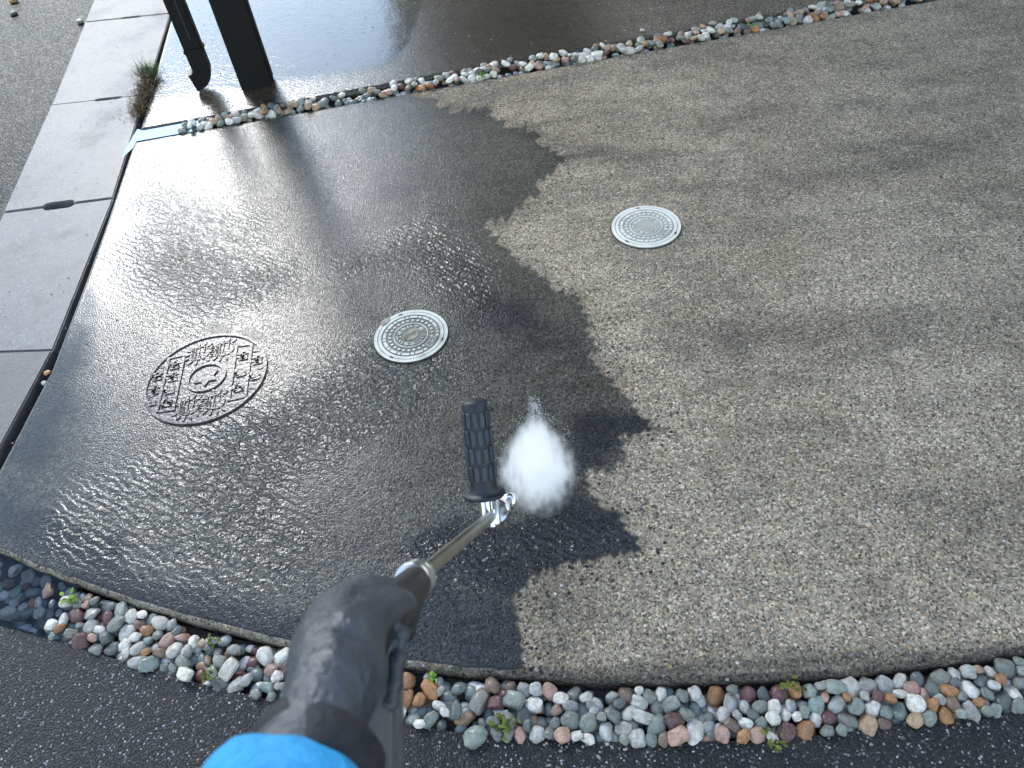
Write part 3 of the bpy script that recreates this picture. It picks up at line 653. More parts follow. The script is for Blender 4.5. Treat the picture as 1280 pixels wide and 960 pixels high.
def small_cover(px, py, dia, mat, label, rot, dirty):
    root = tag(empty('sewer_cover', G(px, py)), label, 'cover', 'small round plastic sewer covers'); root.rotation_euler = (0, 0, rot)
    r = dia / 2; z0 = -0.004; T = 2 * math.pi
    bmq = bmesh.new(); ring_seg(bmq, r * 0.905, r, 0, T, z0, 0.0052, 72); lparent(root, bmq, 'rim', mat)
    bmq = bmesh.new(); prism(bmq, [(r * 0.892 * math.cos(T * i / 72), r * 0.892 * math.sin(T * i / 72)) for i in range(72)], z0, 0.0036); lid = lparent(root, bmq, 'lid', mat)
    bmq = bmesh.new(); prism(bmq, [(r * 0.906 * math.cos(T * i / 48), r * 0.906 * math.sin(T * i / 48)) for i in range(48)], z0, 0.0012); lparent(root, bmq, 'gap', M['slot'])
    bmq = bmesh.new(); ring_seg(bmq, r * 0.80, r * 0.888, 0, T, 0.003, 0.0054, 72); lparent(root, bmq, 'border', mat, parent=lid)
    bmq = bmesh.new(); ring_seg(bmq, r * 1.001, r * 1.030, 0, T, -0.004, 0.0014, 60); lparent(root, bmq, 'surround_joint', M['soil'])
    a = 0.0; k = 0
    bmq = bmesh.new()
    while a < T - 0.05:                      # broken outer band
        w = (0.34, 0.17)[k % 2]; k += 1
        if not (-1.10 + T < a + w / 2 < -0.52 + T): ring_seg(bmq, r * 0.675, r * 0.755, a + 0.025, min(a + w, T) - 0.025, 0.003, 0.0056, 6)
        a += w
    lparent(root, bmq, 'block_band', mat, parent=lid)
    bmq = bmesh.new()
    for i in range(26):
        a = T * i / 26
        if -1.05 + T < a < -0.55 + T: continue
        cx_, cy_ = r * 0.575 * math.cos(a), r * 0.575 * math.sin(a); prism(bmq, [(cx_ + r * 0.038 * math.cos(T * j / 8), cy_ + r * 0.038 * math.sin(T * j / 8)) for j in range(8)], 0.003, 0.0058)
    lparent(root, bmq, 'stud_ring', mat, parent=lid)
    bmq = bmesh.new(); ring_seg(bmq, r * 0.445, r * 0.470, 0, T, 0.003, 0.0056, 48); lparent(root, bmq, 'inner_ring', mat, parent=lid)
    bmq = bmesh.new()
    for i, a in enumerate(np.linspace(0.35, 2 * math.pi - 0.6, 11)):
        put_glyph(bmq, GLYPHS[i % 4], (r * 0.335 * math.cos(a), r * 0.335 * math.sin(a)), r * 0.06, a - math.pi / 2, r * 0.026, 0.003, 0.0056)
    for i, a in enumerate(np.linspace(-1.0, -0.62, 5)):
        put_glyph(bmq, GLYPHS[(i + 1) % 4], (r * 0.66 * math.cos(a), r * 0.66 * math.sin(a)), r * 0.035, a + math.pi / 2, r * 0.018, 0.003, 0.0054)
    lparent(root, bmq, 'lettering', mat, parent=lid)
    bmq = bmesh.new(); pl = []
    for s_, rr in ((1, 0.735), (-1, 0.585)):
        pl += [(r * rr * math.cos(a), r * rr * math.sin(a)) for a in np.linspace(-1.08, -0.54, 8)[::s_]]
    stroke(bmq, pl + [pl[0]], r * 0.024, 0.003, 0.0056); lparent(root, bmq, 'tag_frame', mat, parent=lid)
    for a in (1.62, 3.85, 5.65):
        bmq = bmesh.new(); ring_seg(bmq, r * 0.882, r * 0.925, a - 0.06, a + 0.06, 0.003, 0.0061, 4); lparent(root, bmq, 'slot', M['slot'], parent=lid)
    return root
DC = (G(764, 285) - G(851, 284)).length
small_cover(807.5, 284, DC, M['lid_clean'], 'clean pale round plastic cover on the dry concrete', 0.0, False)
cv = small_cover(514, 420.5, DC * 0.985, M['lid_dirty'], 'muddy pale round plastic cover on the wet concrete', 0.25, True)
def mk_sludge():
    m = Mat('sludge'); m.bsdf(Base_Color=m.mix(m.rng(m.noise(45, 4), 0.35, 0.65), (0.03, 0.026, 0.018), (0.26, 0.235, 0.17)), Roughness=0.35, Normal=m.bump(m.noise(90, 3), 0.5, 0.001), Coat_Weight=0.8, Coat_Roughness=0.12); return m.m
M['sludge'] = mk_sludge()
bm = bmesh.new(); rr_ = DC / 2
def blob_pts(cx_, cy_, rx, ry, rot, seed, n=40):
    out = []
    for i in range(n):
        a = 2 * math.pi * i / n; k = 1 + 0.35 * mnoise.noise((math.cos(a) * 1.4 + seed, math.sin(a) * 1.4, seed)); x, y = rx * k * math.cos(a), ry * k * math.sin(a)
        out.append((cx_ + x * math.cos(rot) - y * math.sin(rot), cy_ + x * math.sin(rot) + y * math.cos(rot)))
    return out
prism(bm, blob_pts(0, 0.002, rr_ * 0.27, rr_ * 0.17, 0.5, 2.0), 0.0030, 0.0046); lparent(cv, bm, 'sludge', M['sludge'])
bm = bmesh.new(); prism(bm, blob_pts(-rr_ * 0.50, rr_ * 0.80, rr_ * 0.17, rr_ * 0.07, 0.62, 5.0), 0.001, 0.0075); lparent(cv, bm, 'mud_clod', M['sludge'])

# municipal cast-iron cover
def mk_iron():
    m = Mat('wet_cast_iron'); n = m.noise(24, 5, 0.6)
    c = m.mix(m.rng(n, 0.35, 0.68), (0.045, 0.045, 0.046), (0.085, 0.082, 0.077))
    m.bsdf(Base_Color=c, Roughness=0.5, Normal=m.bump(m.noise(180, 4), 0.6, 0.0012), Specular_IOR_Level=0.1, Coat_Weight=0.7, Coat_Roughness=0.14, Coat_IOR=1.33, Coat_Normal=m.bump(m.noise(110, 3), 0.8, 0.0016)); return m.m
M['iron'] = mk_iron()
ic = G(258, 472); IR = 0.5 * (G(181, 500) - G(334, 448)).length
iron = tag(empty('manhole_cover', ic), 'dark cast-iron manhole cover with a star emblem and flower relief in the wet slab', 'cover'); iron.rotation_euler = (0, 0, 0.04)
T = 2 * math.pi
bm = bmesh.new(); ring_seg(bm, IR * 0.955, IR, 0, T, -0.004, 0.0050, 90); lparent(iron, bm, 'rim', M['iron'])
bm = bmesh.new(); prism(bm, [(IR * 0.957 * math.cos(T * i / 72), IR * 0.957 * math.sin(T * i / 72)) for i in range(72)], -0.004, 0.0012); plate = lparent(iron, bm, 'plate', M['iron'])
zl, zh = 0.0008, 0.0040
def clip_r(x, y, k=0.93): return math.hypot(x, y) < IR * k
for sx in (-0.70, -0.44, 0.44, 0.70):           # the four long rails
    hy = math.sqrt(max(0.02, 0.92 ** 2 - sx * sx)); hy = min(hy, 0.62); bm = bmesh.new(); stroke(bm, [(IR * sx, -IR * hy), (IR * sx, IR * hy)], IR * 0.045, zl, zh + 0.001); lparent(iron, bm, 'rail', M['iron'], parent=plate)
for sx in (-1, 1):
    for sy in (-1, 1):
        bm = bmesh.new(); stroke(bm, [(IR * 0.44 * sx, IR * 0.62 * sy), (IR * 0.70 * sx, IR * 0.60 * sy)], IR * 0.035, zl, zh); lparent(iron, bm, 'crossbar', M['iron'], parent=plate)
for sx, rows in ((-0.57, (0.42, 0.14, -0.14, -0.42)), (0.57, (0.36, -0.02, -0.36)), (-0.83, (0.22, -0.1, -0.34)), (0.82, (0.2, -0.15))):
    for i, yy in enumerate(rows):               # cast characters between the rails
        bm = bmesh.new(); s_ = IR * 0.095
        put_glyph(bm, GLYPHS[(i + int(sx > 0)) % 4] + [[(-.9, -.2), (.7, -.3)], [(-.6, -.9), (.8, -.8)]], (IR * sx, IR * yy), s_, 0.0, IR * 0.045, zl, zh); lparent(iron, bm, 'character', M['iron'], parent=plate)
bm = bmesh.new(); ring_seg(bm, IR * 0.27, IR * 0.33, 0, T, zl, zh + 0.0015, 48); lparent(iron, bm, 'emblem_ring', M['iron'], parent=plate)
bm = bmesh.new(); pts = []
for i in range(12):
    a = T * i / 12 + math.pi / 2; q = IR * (0.215 if i % 2 == 0 else 0.125); pts.append((q * math.cos(a), q * math.sin(a)))
prism(bm, pts, zl, zh + 0.001); lparent(iron, bm, 'star', M['iron'], parent=plate)
for fx, fy in ((-0.17, 0.60), (0.24, 0.60), (-0.19, -0.62), (0.22, -0.60)):
    fr_ = IR * 0.155; cxx, cyy = IR * fx, IR * fy; bm = bmesh.new()
    for k in range(-2, 3):                      # lattice heart of the flower
        q = k * fr_ * 0.42; hl = math.sqrt(max(0.0, fr_ ** 2 - q * q))
        for rot in (0.6, 0.6 + math.pi / 2):
            cr_, sr_ = math.cos(rot), math.sin(rot); stroke(bm, [(cxx + q * cr_ - hl * -sr_ * -1, cyy + q * sr_ - hl * cr_), (cxx + q * cr_ - hl * sr_, cyy + q * sr_ + hl * cr_)], IR * 0.018, zl, zh)
    ring_b = [(cxx + fr_ * math.cos(T * i / 24), cyy + fr_ * math.sin(T * i / 24)) for i in range(25)]; stroke(bm, ring_b, IR * 0.018, zl, zh - 0.0004)
    fl = lparent(iron, bm, 'flower', M['iron'], parent=plate)
    for i in range(14):
        a = T * i / 14; bm = bmesh.new(); rc = fr_ * 1.48; px_, py_ = cxx + rc * math.cos(a), cyy + rc * math.sin(a)
        if not clip_r(px_, py_, 0.91) or math.hypot(px_, py_) < IR * 0.38 or abs(px_) > IR * 0.415: bm.free(); continue
        pts = [(px_ + fr_ * 0.36 * math.cos(t) * math.cos(a) - fr_ * 0.15 * math.sin(t) * math.sin(a), py_ + fr_ * 0.36 * math.cos(t) * math.sin(a) + fr_ * 0.15 * math.sin(t) * math.cos(a)) for t in np.linspace(0, T, 11)[:-1]]
        prism(bm, pts, zl, zh); lparent(iron, bm, 'petal', M['iron'], parent=plate)
for sx in (-1, 1):                              # leaves that fill the rim
    for a in np.linspace(-0.5, 0.5, 5):
        aa = a + (math.pi if sx < 0 else 0); bm = bmesh.new(); px_, py_ = IR * 0.88 * math.cos(aa), IR * 0.88 * math.sin(aa)
        prism(bm, [(px_ + IR * 0.055 * math.cos(t), py_ + IR * 0.028 * math.sin(t)) for t in np.linspace(0, T, 9)[:-1]], zl, zh - 0.001); lparent(iron, bm, 'leaf', M['iron'], parent=plate)

# ------------------------------------------------------------------ pressure-washer wand
LA, LB = P(619, 641, 1.0), P(521, 723, 0.66)          # lance: far end at the side grip, near end at the gun
ld = (LA - LB).normalized()
tip = LA + ld * 0.12
wand = tag(empty('pressure_washer_wand', LB), 'pressure-washer wand with steel lance and ribbed dark side grip held over the slab', 'pressure washer')
bm = bmesh.new(); cyl(bm, LB - ld * 0.03, tip, 0.0072, seg=28); lance = from_bm('lance', bm, M['steel'], wand, True)
mm = lance.modifiers.new('w', 'EDGE_SPLIT')
bm = bmesh.new(); lathe(bm, tip - ld * 0.03, tip + ld * 0.02, [(0, 0.0105), (0.02, 0.0115), (0.03, 0.0105), (0.045, 0.0075), (0.05, 0.004)], 24); from_bm('nozzle', bm, M['chrome'], wand, True)
# collar nut
bm = bmesh.new(); lathe(bm, LB - ld * 0.014, LB + ld, [(0, 0.0158), (0.002, 0.0168), (0.009, 0.0168), (0.0105, 0.0150), (0.012, 0.0150), (0.0135, 0.0160), (0.019, 0.0160), (0.021, 0.0145), (0.0225, 0.009)], 40)
co_ = from_bm('collar', bm, M['alu'], wand, True); co_.modifiers.new('e', 'EDGE_SPLIT').split_angle = 0.7
# side grip
gt, gb = P(592.5, 500, 0.945), P(605.5, 617, 0.968); gd = (gb - gt).normalized(); GL = (gb - gt).length
bm = bmesh.new(); lathe(bm, gt, gb, [(0.0, 0.0115), (0.0015, 0.0142), (0.004, 0.0155), (0.012, 0.0158), (GL * 0.5, 0.0166), (GL - 0.012, 0.0172), (GL - 0.005, 0.0182), (GL - 0.0025, 0.0200), (GL - 0.0012, 0.0262), (GL + 0.0012, 0.0268), (GL + 0.0026, 0.0258), (GL + 0.003, 0.012)], 48)
grip = from_bm('side_grip', bm, M['blue_grip'], wand, True); grip.modifiers.new('e', 'EDGE_SPLIT').split_angle = 0.9
Rg = frame(gt, gb); rowh = (GL - 0.030) / 4
for row in range(4):
    for i in range(12):
        a = T * (i + 0.5 * (row % 2)) / 12; t0 = 0.013 + row * rowh; bm = bmesh.new()
        rad = 0.0158 + (t0 / GL) * 0.0016
        ctr = gt + Rg @ Vector((rad * math.cos(a), rad * math.sin(a), t0 + rowh * 0.43))
        Rl = Rg @ Matrix.Rotation(a, 3, 'Z'); obox(bm, ctr, Rl, 0.0019, 0.0030, rowh * 0.42)
        bmesh.ops.bevel(bm, geom=bm.edges[:], offset=0.0008, segments=1, affect='EDGES'); from_bm('rib', bm, M['rib'], grip)
# clamp under the grip
gax = gd; cb_ = gb + gd * 0.003
bm = bmesh.new(); cyl(bm, cb_, cb_ + gax * 0.030, 0.0092, seg=28); from_bm('clamp_stem', bm, M['chrome'], wand, True).modifiers.new('e', 'EDGE_SPLIT')
sidev = gd.cross(ld).normalized()
if (ROT.T @ np.array(sidev))[0] < 0: sidev = -sidev
hub = LA + ld * 0.012
bm = bmesh.new(); lathe(bm, hub - ld * 0.002, hub + ld, [(0, 0.0085), (0.0, 0.0145), (0.002, 0.0160), (0.014, 0.0160), (0.016, 0.0145), (0.016, 0.0085)], 36); from_bm('clamp_ring', bm, M['chrome'], wand, True).modifiers.new('e', 'EDGE_SPLIT')
bm = bmesh.new(); obox(bm, cb_ + gax * 0.022 + sidev * 0.012 + ld * 0.004, Matrix((sidev, gd, ld)).transposed(), 0.0035, 0.016, 0.006); bmesh.ops.bevel(bm, geom=bm.edges[:], offset=0.001, segments=2, affect='EDGES'); from_bm('clamp_plate', bm, M['chrome'], wand)
bm = bmesh.new(); cyl(bm, cb_ + gax * 0.018 + sidev * 0.007, cb_ + gax * 0.040 + sidev * 0.007, 0.0052, seg=6); from_bm('clamp_bolt', bm, M['chrome'], wand)

def capsules(name, caps, mat, parent, voxel=0.0026, sm=6):
    """one skin over tapered limbs given as chains of (point, radius)"""
    bmq = bmesh.new()
    for ch in caps:
        for (a, ra), (b, rb) in zip(ch[:-1], ch[1:]):
            n = max(2, int((b - a).length / (0.35 * min(ra, rb))) + 1)
            for k in range(n + 1):
                t = k / n; bmesh.ops.create_icosphere(bmq, subdivisions=2, radius=ra + (rb - ra) * t, matrix=Matrix.Translation(a.lerp(b, t)))
    me = bpy.data.meshes.new(name); bmq.to_mesh(me); bmq.free(); o = link(name, me, mat, parent, True)
    r = o.modifiers.new('skin', 'REMESH'); r.mode = 'VOXEL'; r.voxel_size = voxel; r.use_smooth_shade = True
    s_ = o.modifiers.new('soft', 'SMOOTH'); s_.factor = 0.6; s_.iterations = sm
    return o
def Q(px, py, z, rpx): return (P(px, py, z), rpx * z / FPX)
# gun body and handle
capsules('gun_body', [[Q(518, 729, 0.645, 22), Q(506, 745, 0.60, 28), Q(478, 772, 0.54, 34), Q(452, 800, 0.50, 36)], [Q(509, 755, 0.61, 20), Q(505, 790, 0.58, 16)]], M['black_plastic'], wand)
bm = bmesh.new(); hz0, hz1 = P(474, 790, 0.525), P(473, 975, 0.50); Rh = frame(hz0, hz1)
ctr = (hz0 + hz1) / 2; xa_ = Vector(ROT @ np.array([1, 0, 0])); za_ = (hz1 - hz0).normalized(); xa_ = (xa_ - za_ * xa_.dot(za_)).normalized(); ya_ = za_.cross(xa_)
obox(bm, ctr, Matrix((xa_, ya_, za_)).transposed(), 0.0145, 0.021, (hz1 - hz0).length / 2); bmesh.ops.bevel(bm, geom=bm.edges[:], offset=0.005, segments=3, affect='EDGES')
M['grey_plastic'] = simple('grey_plastic', (0.075, 0.073, 0.072), 0.55, bump=(200, 0.2, 0.0005), var=0.25, vscale=40)
from_bm('gun_handle', bm, M['grey_plastic'], wand, False)

# ------------------------------------------------------------------ the gloved hand and sleeve of the person holding it
def mk_glove():
    m = Mat('dark_rubber_glove'); n = m.noise(16, 4, 0.6)
    c = m.mix(m.rng(n, 0.4, 0.65), (0.030, 0.035, 0.044), (0.046, 0.051, 0.062))
    c = m.mix(m.math('MULTIPLY', m.rng(m.noise(34, 4, 0.6, vec=m.scaled(m.coord(), (1, 1, 1), loc=(2, 5, 1))), 0.55, 0.72), 0.25), c, (0.07, 0.065, 0.055))
    m.bsdf(Base_Color=c, Roughness=0.46, Normal=m.bump(m.math('ADD', m.noise(34, 4, 0.6, dist=1.5), m.math('MULTIPLY', m.noise(300, 2), 0.15)), 0.7, 0.006)); return m.m
M['glove'] = mk_glove()
def mk_sleeve():
    m = Mat('blue_woven_fabric'); n = m.noise(24, 4, 0.6, dist=1.2)
    c = m.mix(m.rng(n, 0.35, 0.68), (0.016, 0.26, 0.56), (0.024, 0.34, 0.68)); c = m.mix(m.math('MULTIPLY', m.rng(m.noise(55, 4, 0.65), 0.58, 0.7), 0.5), c, (0.012, 0.19, 0.44))
    m.bsdf(Base_Color=c, Roughness=0.62, Normal=m.bump(m.math('ADD', n, m.math('MULTIPLY', m.noise(900, 1), 0.12)), 1.0, 0.012)); return m.m
M['sleeve'] = mk_sleeve()
M['cuff'] = simple('black_cuff', (0.010, 0.010, 0.012), 0.75, bump=(120, 0.8, 0.003), var=0.4, vscale=60)
person = tag(empty('person', P(400, 1000, 0.38)), 'person with dark glove and blue sleeve holding the pressure-washer wand', 'person')
hand = [[Q(398, 905, 0.405, 58), Q(416, 860, 0.425, 62), Q(422, 818, 0.455, 63), Q(432, 782, 0.49, 52), Q(455, 760, 0.535, 42), Q(480, 748, .575, 28)],   # wrist, back of the hand, web
        [Q(432, 800, 0.45, 44), Q(470, 764, 0.50, 26), Q(495, 755, 0.55, 21), Q(510, 755, 0.585, 18)],                                 # thumb along the gun
        [Q(430, 790, 0.50, 40), Q(474, 786, 0.59, 17), Q(496, 790, 0.57, 16), Q(499, 797, 0.515, 14)],                                 # four fingers round the handle
        [Q(430, 815, 0.49, 40), Q(470, 814, 0.58, 17), Q(492, 819, 0.565, 16), Q(496, 826, 0.505, 14)],
        [Q(428, 835, 0.48, 40), Q(468, 842, 0.57, 16), Q(489, 847, 0.555, 15), Q(493, 853, 0.50, 13)],
        [Q(422, 855, 0.47, 38), Q(464, 868, 0.56, 14), Q(483, 873, 0.545, 13), Q(489, 878, 0.495, 12)],
        [Q(400, 905, 0.405, 58), Q(365, 965, 0.385, 66), Q(290, 1080, 0.34, 80)]]                                                     # forearm
capsules('gloved_hand', hand, M['glove'], person, 0.0024, 5)
def tube(name, chain, mat, parent, seg=40, thick=0.003, wob=0.0):
    bmq = bmesh.new(); prev = None
    for k, (p, r) in enumerate(chain):
        d = (chain[min(k + 1, len(chain) - 1)][0] - chain[max(k - 1, 0)][0]).normalized(); Rr = d.to_track_quat('Z', 'Y').to_matrix()
        ring = [bmq.verts.new(p + Rr @ Vector((r * (1 + wob * mnoise.noise((math.cos(T * i / seg) * 2.2, math.sin(T * i / seg) * 2.2, k * 0.8))) * math.cos(T * i / seg), r * (1 + wob * mnoise.noise((math.cos(T * i / seg) * 2.2, math.sin(T * i / seg) * 2.2, k * 0.8))) * math.sin(T * i / seg), 0))) for i in range(seg)]
        if prev:
            for i in range(seg): bmq.faces.new((prev[i], prev[(i + 1) % seg], ring[(i + 1) % seg], ring[i]))
        prev = ring
    o = from_bm(name, bmq, mat, parent, True); md = o.modifiers.new('t', 'SOLIDIFY'); md.thickness = thick; md.offset = 1
    sb = o.modifiers.new('s', 'SUBSURF'); sb.levels = 1; sb.render_levels = 1; return o
tube('cuff', [Q(416, 916, 0.413, 60), Q(411, 924, 0.41, 74), Q(405, 935, 0.406, 79), Q(398, 948, 0.402, 80), Q(391, 962, 0.398, 78), Q(385, 975, .394, 74)], M['cuff'], person, wob=0.16)
tube('sleeve', [Q(388, 965, 0.395, 62), Q(382, 978, 0.390, 78), Q(376, 990, 0.386, 106), Q(366, 1010, 0.379, 120), Q(352, 1056, 0.367, 122), Q(318, 1105, 0.345, 128), Q(265, 1180, 0.315, 132), Q(200, 1270, 0.285, 136)], M['sleeve'], person, wob=0.14)

# ------------------------------------------------------------------ spray
sg = G(668, 500); sn = P(673, 608, 1.11)
ax = sn - sg; L = ax.length; RM = 0.077
m = Mat('water_mist')
xyz = m.coord(); zt = m.math('DIVIDE', m.sepx(xyz, 2), L)
rad = m.math('SQRT', m.math('ADD', m.math('POWER', m.sepx(xyz, 0), 2.0), m.math('POWER', m.sepx(xyz, 1), 2.0)))
def prof(t):   # half width of the plume along its axis
    return RM * (0.10 + 0.95 * t ** 1.35) * (max(0.0, 1 - ((t - 0.86) / 0.14) ** 2.6) ** 0.5 if t > 0.86 else 1.0)
rc_ = m.node('FloatCurve'); cv_ = rc_.mapping.curves[0]
stops = [i / 14 for i in range(15)]
while len(cv_.points) < len(stops): cv_.points.new(0.5, 0.5)
for p_, t in zip(cv_.points, stops): p_.location = (t, prof(t) / RM * 0.9)
rc_.mapping.update(); m.put(rc_.inputs['Value'], zt)
rel = m.math('DIVIDE', rad, m.math('ADD', m.math('MULTIPLY', rc_.outputs[0], RM / 0.9), 1e-4))
rel = m.math('ADD', rel, m.math('MULTIPLY', m.math('SUBTRACT', m.noise(75, 4, 0.6, vec=m.scaled(xyz, (1, 1, 0.3))), 0.45), 0.4))
rel = m.math('ADD', rel, m.math('MULTIPLY', m.math('SUBTRACT', m.noise(22, 2), 0.45), 0.7))
dens = m.math('MULTIPLY', m.rng(rel, 1.05, 0.05), m.rng(zt, 0.25, 0.92, 0.03, 1.1))
streak = m.noise(60, 3, 0.6, vec=m.scaled(xyz, (1.0, 1.0, 0.12)))
dens = m.math('MULTIPLY', dens, m.rng(streak, 0.35, 0.62, 0.15, 1.25))
pv = m.node('VolumePrincipled'); pv.inputs['Color'].default_value = (0.97, 0.975, 0.985, 1); m.put(pv.inputs['Density'], m.math('MULTIPLY', dens, 46.0)); pv.inputs['Anisotropy'].default_value = 0.1
m.nt.links.new(pv.outputs[0], m.out.inputs['Volume'])
bm = bmesh.new(); lathe(bm, (0, 0, 0), (0, 0, 1), [(t * L, max(0.0008, prof(t))) for t in np.linspace(0.0, 1.0, 33)], 36)
bmesh.ops.recalc_face_normals(bm, faces=bm.faces); me = bpy.data.meshes.new('spray_mist'); bm.to_mesh(me); bm.free(); me.materials.append(m.m)
mist = bpy.data.objects.new('spray_mist', me); COL.objects.link(mist); mist.location = sg; mist.rotation_mode = 'QUATERNION'; mist.rotation_quaternion = ax.to_track_quat('Z', 'Y')
tag(mist, 'white cone of water mist spraying down from the wand', 'water spray', kind='stuff')
# flying drops where the jet meets the concrete
bm = bmesh.new(); Rx = ax.to_track_quat('Z', 'Y').to_matrix()
for i in range(750):
    t = rng.uniform(0.0, 0.70); a = rng.uniform(0, 6.28); q = prof(t) * rng.uniform(0.1, 1.25) + 0.003
    c = sg + Rx @ Vector((q * math.cos(a), q * math.sin(a), t * L)); dirv = (Rx @ Vector((q * math.cos(a) * 0.8, q * math.sin(a) * 0.8, t * L))).normalized(); ln = rng.uniform(0.001, 0.009); w = rng.uniform(0.0002, 0.0005)
    if c.z < 0.003: continue
    cyl(bm, c - dirv * ln, c + dirv * ln, w, w * 0.4, seg=5)
M['drop'] = simple('white_water', (0.8, 0.83, 0.88), 0.15)
tag(from_bm('spray_drops', bm, M['drop'], None, True), 'fine flying drops where the jet meets the concrete', 'water drops', kind='stuff')

# ------------------------------------------------------------------ plants
def leaf_mat(name, a, b):
    m = Mat(name); geo = m.node('NewGeometry'); c = m.mix(geo.outputs['Random Per Island'], a, b)
    m.bsdf(Base_Color=c, Roughness=0.65, Specular_IOR_Level=0.12); return m.m
M['green'] = leaf_mat('green_blades', (0.025, 0.07, 0.014), (0.07, 0.14, 0.03))
M['dead'] = leaf_mat('dry_moss', (0.04, 0.027, 0.012), (0.15, 0.105, 0.05))
M['leafy'] = leaf_mat('weed_leaves', (0.05, 0.12, 0.015), (0.16, 0.26, 0.04))
M['olive'] = leaf_mat('moss_weed_leaves', (0.035, 0.05, 0.012), (0.12, 0.14, 0.03))
def blade(bm, p, d, ln, w, droop):
    side = d.cross(Vector((0, 0, 1)));
    if side.length < 1e-4: side = Vector((1, 0, 0))
    side.normalize(); q = Vector(p); prev = None
    for k in range(4):
        t = k / 3; ww = w * (1 - t * 0.9); v = [bm.verts.new(q - side * ww), bm.verts.new(q + side * ww)]
        if prev: bm.faces.new((prev[0], prev[1], v[1], v[0]))
        prev = v; q = q + d * ln / 3; d = (d + Vector((0, 0, -droop))).normalized()
t0, t1 = G(189, 100), G(172, 148)
tuft = tag(empty('grass_tuft', (t0 + t1) / 2), 'brown mossy clump with green grass blades in the kerb gap', 'grass tuft')
bm = bmesh.new()
for i in range(1700):
    t = rng.beta(1.1, 1.1); p = t0.lerp(t1, t) + Vector((rng.normal(0, 0.016), rng.normal(0, 0.018), rng.uniform(0, 0.045) * (1.1 - 0.6 * t)))
    d = Vector((rng.normal(0, 0.6), rng.normal(0, 0.6), rng.uniform(0.1, 1))).normalized(); blade(bm, p, d, rng.uniform(0.012, 0.03), 0.0016, 0.25)
for i in range(60):
    p = t0.lerp(t1, rng.uniform(0.3, 1.0)) + Vector((rng.normal(-0.05, 0.04), rng.normal(0, 0.03), 0.003)); d = Vector((rng.normal(), rng.normal(), 0.1)).normalized(); blade(bm, p, d, 0.012, 0.002, 0.05)
from_bm('dry_moss', bm, M['dead'], tuft)
bm = bmesh.new()
for i in range(320):
    p = t0 + Vector((rng.normal(0, 0.022), rng.normal(0.008, 0.018), 0.03 + rng.uniform(-0.03, 0.012))); d = Vector((rng.normal(0, 0.7), rng.normal(0, 0.6), rng.uniform(0.4, 1))).normalized(); blade(bm, p, d, rng.uniform(0.03, 0.075), 0.0014, 0.22)
from_bm('green_blades', bm, M['green'], tuft)
def weed(px, py, z, n, spread, size, mat, label):
    c = G(px, py, z); root = tag(empty('weed', c), label, 'weed', 'small weeds among the pebbles'); bm = bmesh.new()
    for i in range(n):
        a = rng.uniform(0, 6.28); q = spread * rng.uniform(0, 1) ** 0.6; p = c + Vector((q * math.cos(a), q * math.sin(a), rng.uniform(0.0, 0.012)))
        s = size * rng.uniform(0.6, 1.2); an = rng.uniform(0, 6.28); tilt = Vector((rng.normal(0, 0.4), rng.normal(0, 0.4), 1)).normalized(); Rr = tilt.to_track_quat('Z', 'Y').to_matrix() @ Matrix.Rotation(an, 3, 'Z')
        out = [(0, 0), (0.35, 0.22), (0.7, 0.26), (1, 0.05), (1, -0.05), (0.7, -0.26), (0.35, -0.22)]
        vs = [bm.verts.new(p + Rr @ Vector((s * x, s * y, s * 0.12 * math.sin(x * 3) - s * 0.2 * abs(y)))) for x, y in out]; bm.faces.new(vs)
    from_bm('leaves', bm, mat, root)
    bm = bmesh.new(); cyl(bm, c + Vector((0, 0, -0.02)), c + Vector((0.002, 0, 0.008)), 0.0012, seg=6); from_bm('stem', bm, mat, root)
zp = -0.004
weed(87, 749, zp, 10, 0.010, 0.017, M['leafy'], 'bright green weed beside the submerged front pebbles')
weed(265, 806, zp, 14, 0.014, 0.010, M['olive'], 'yellow-green moss tuft among the front pebbles near the glove')
weed(260, 845, zp, 16, 0.016, 0.010, M['olive'], 'dark moss tuft at the asphalt edge near the glove')
weed(634, 906, zp, 26, 0.020, 0.014, M['olive'], 'green weed beside the dark red front pebbles')
weed(541, 848, zp, 16, 0.010, 0.009, M['leafy'], 'tiny light green weed under the slab edge beside the gun')
weed(990, 858, zp, 16, 0.016, 0.013, M['olive'], 'olive weed under the front slab edge')
weed(968, 926, zp, 18, 0.018, 0.011, M['olive'], 'olive weed at the asphalt edge in front of the pebbles')
weed(602, 96, 0.018, 12, 0.020, 0.018, M['leafy'], 'green weed among the rear pebbles near the wet patch')
weed(940, 33, 0.018, 10, 0.018, 0.018, M['leafy'], 'green weed among the rear pebbles at the far end')

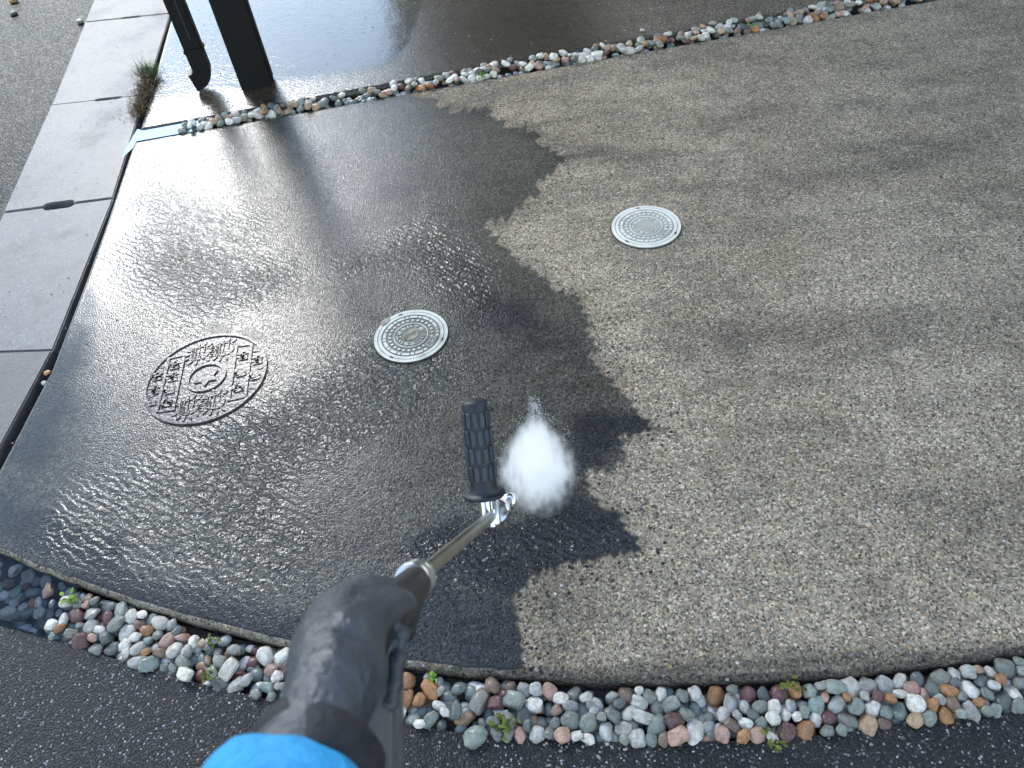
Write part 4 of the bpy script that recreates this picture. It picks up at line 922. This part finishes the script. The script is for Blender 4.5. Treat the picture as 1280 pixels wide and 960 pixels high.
# ------------------------------------------------------------------ loose bits
def stone(px, py, z, r, col, label):
    o = bpy.data.objects.new('loose_stone', PEB[rng.integers(16)]); COL.objects.link(o); c = G(px, py, z); o.location = c + Vector((0, 0, r * 0.5)); o.scale = (r * 1.15, r * 0.9, r * 0.65); o.rotation_euler = (0, 0, rng.uniform(0, 6)); o.color = (*col, 1)
    tag(o, label, 'stone', 'loose stones')
stone(18, 3, -0.012, 0.020, (0.45, 0.26, 0.10), 'orange stone lying on the road')
stone(18, 19, -0.012, 0.017, (0.10, 0.13, 0.09), 'dark green stone lying on the road')
stone(60, 467, -0.004, 0.0085, (0.50, 0.26, 0.07), 'orange pebble stuck in the kerb gap')
stone(56, 480, -0.006, 0.008, (0.42, 0.44, 0.42), 'pale grey pebble stuck in the kerb gap')
stone(594, 924, Z_ASPH - 0.003, 0.020, (0.20, 0.25, 0.21), 'green grey stone lying on the front asphalt')
stone(803, 39, 0.012, 0.009, (0.6, 0.6, 0.55), 'small white stone at the rear slab edge')
stone(101, 29, -0.012, 0.019, (0.28, 0.27, 0.25), 'grey stone against the outer side of the kerb')
# crumbs of grit: nobody could count them
bm = bmesh.new()
def crumb(c, r):
    bmesh.ops.create_icosphere(bm, subdivisions=1, radius=r, matrix=Matrix.Translation(c) @ Matrix.Diagonal((rng.uniform(0.7, 1.4), rng.uniform(0.7, 1.3), 0.7, 1)))
for i in range(70): crumb(G(rng.uniform(500, 960), rng.uniform(0, 95), Z0) + Vector((0, 0, 0.001)), rng.uniform(0.001, 0.004)) if True else None
for i in range(60): crumb(G(rng.uniform(215, 480), rng.uniform(5, 130), Z0) + Vector((0, 0, 0.001)), rng.uniform(0.001, 0.003))
for i in range(240): crumb(G(rng.uniform(60, 500), rng.uniform(220, 700)) + Vector((0, 0, 0.0005)), rng.uniform(0.0008, 0.0026))
for i in range(40): crumb(G(rng.uniform(0, 190), rng.uniform(20, 600)) + Vector((0, 0, 0.0005)), rng.uniform(0.0008, 0.003))
for i in range(70):
    x = rng.uniform(-1.2, 0.9); crumb(Vector((x, float(F_asph(x)) - abs(rng.normal(0, 0.02)), Z_ASPH + 0.001)), rng.uniform(0.001, 0.004))
bm.verts.ensure_lookup_table()
# keep only crumbs that lie on a surface here (above the slab outline)
M['crumb'] = leaf_mat('grit_crumbs', (0.06, 0.055, 0.05), (0.42, 0.37, 0.28))
tag(from_bm('grit', bm, M['crumb'], None, True), 'fine grit crumbs strewn over slab, kerb and asphalt', 'grit', kind='stuff')
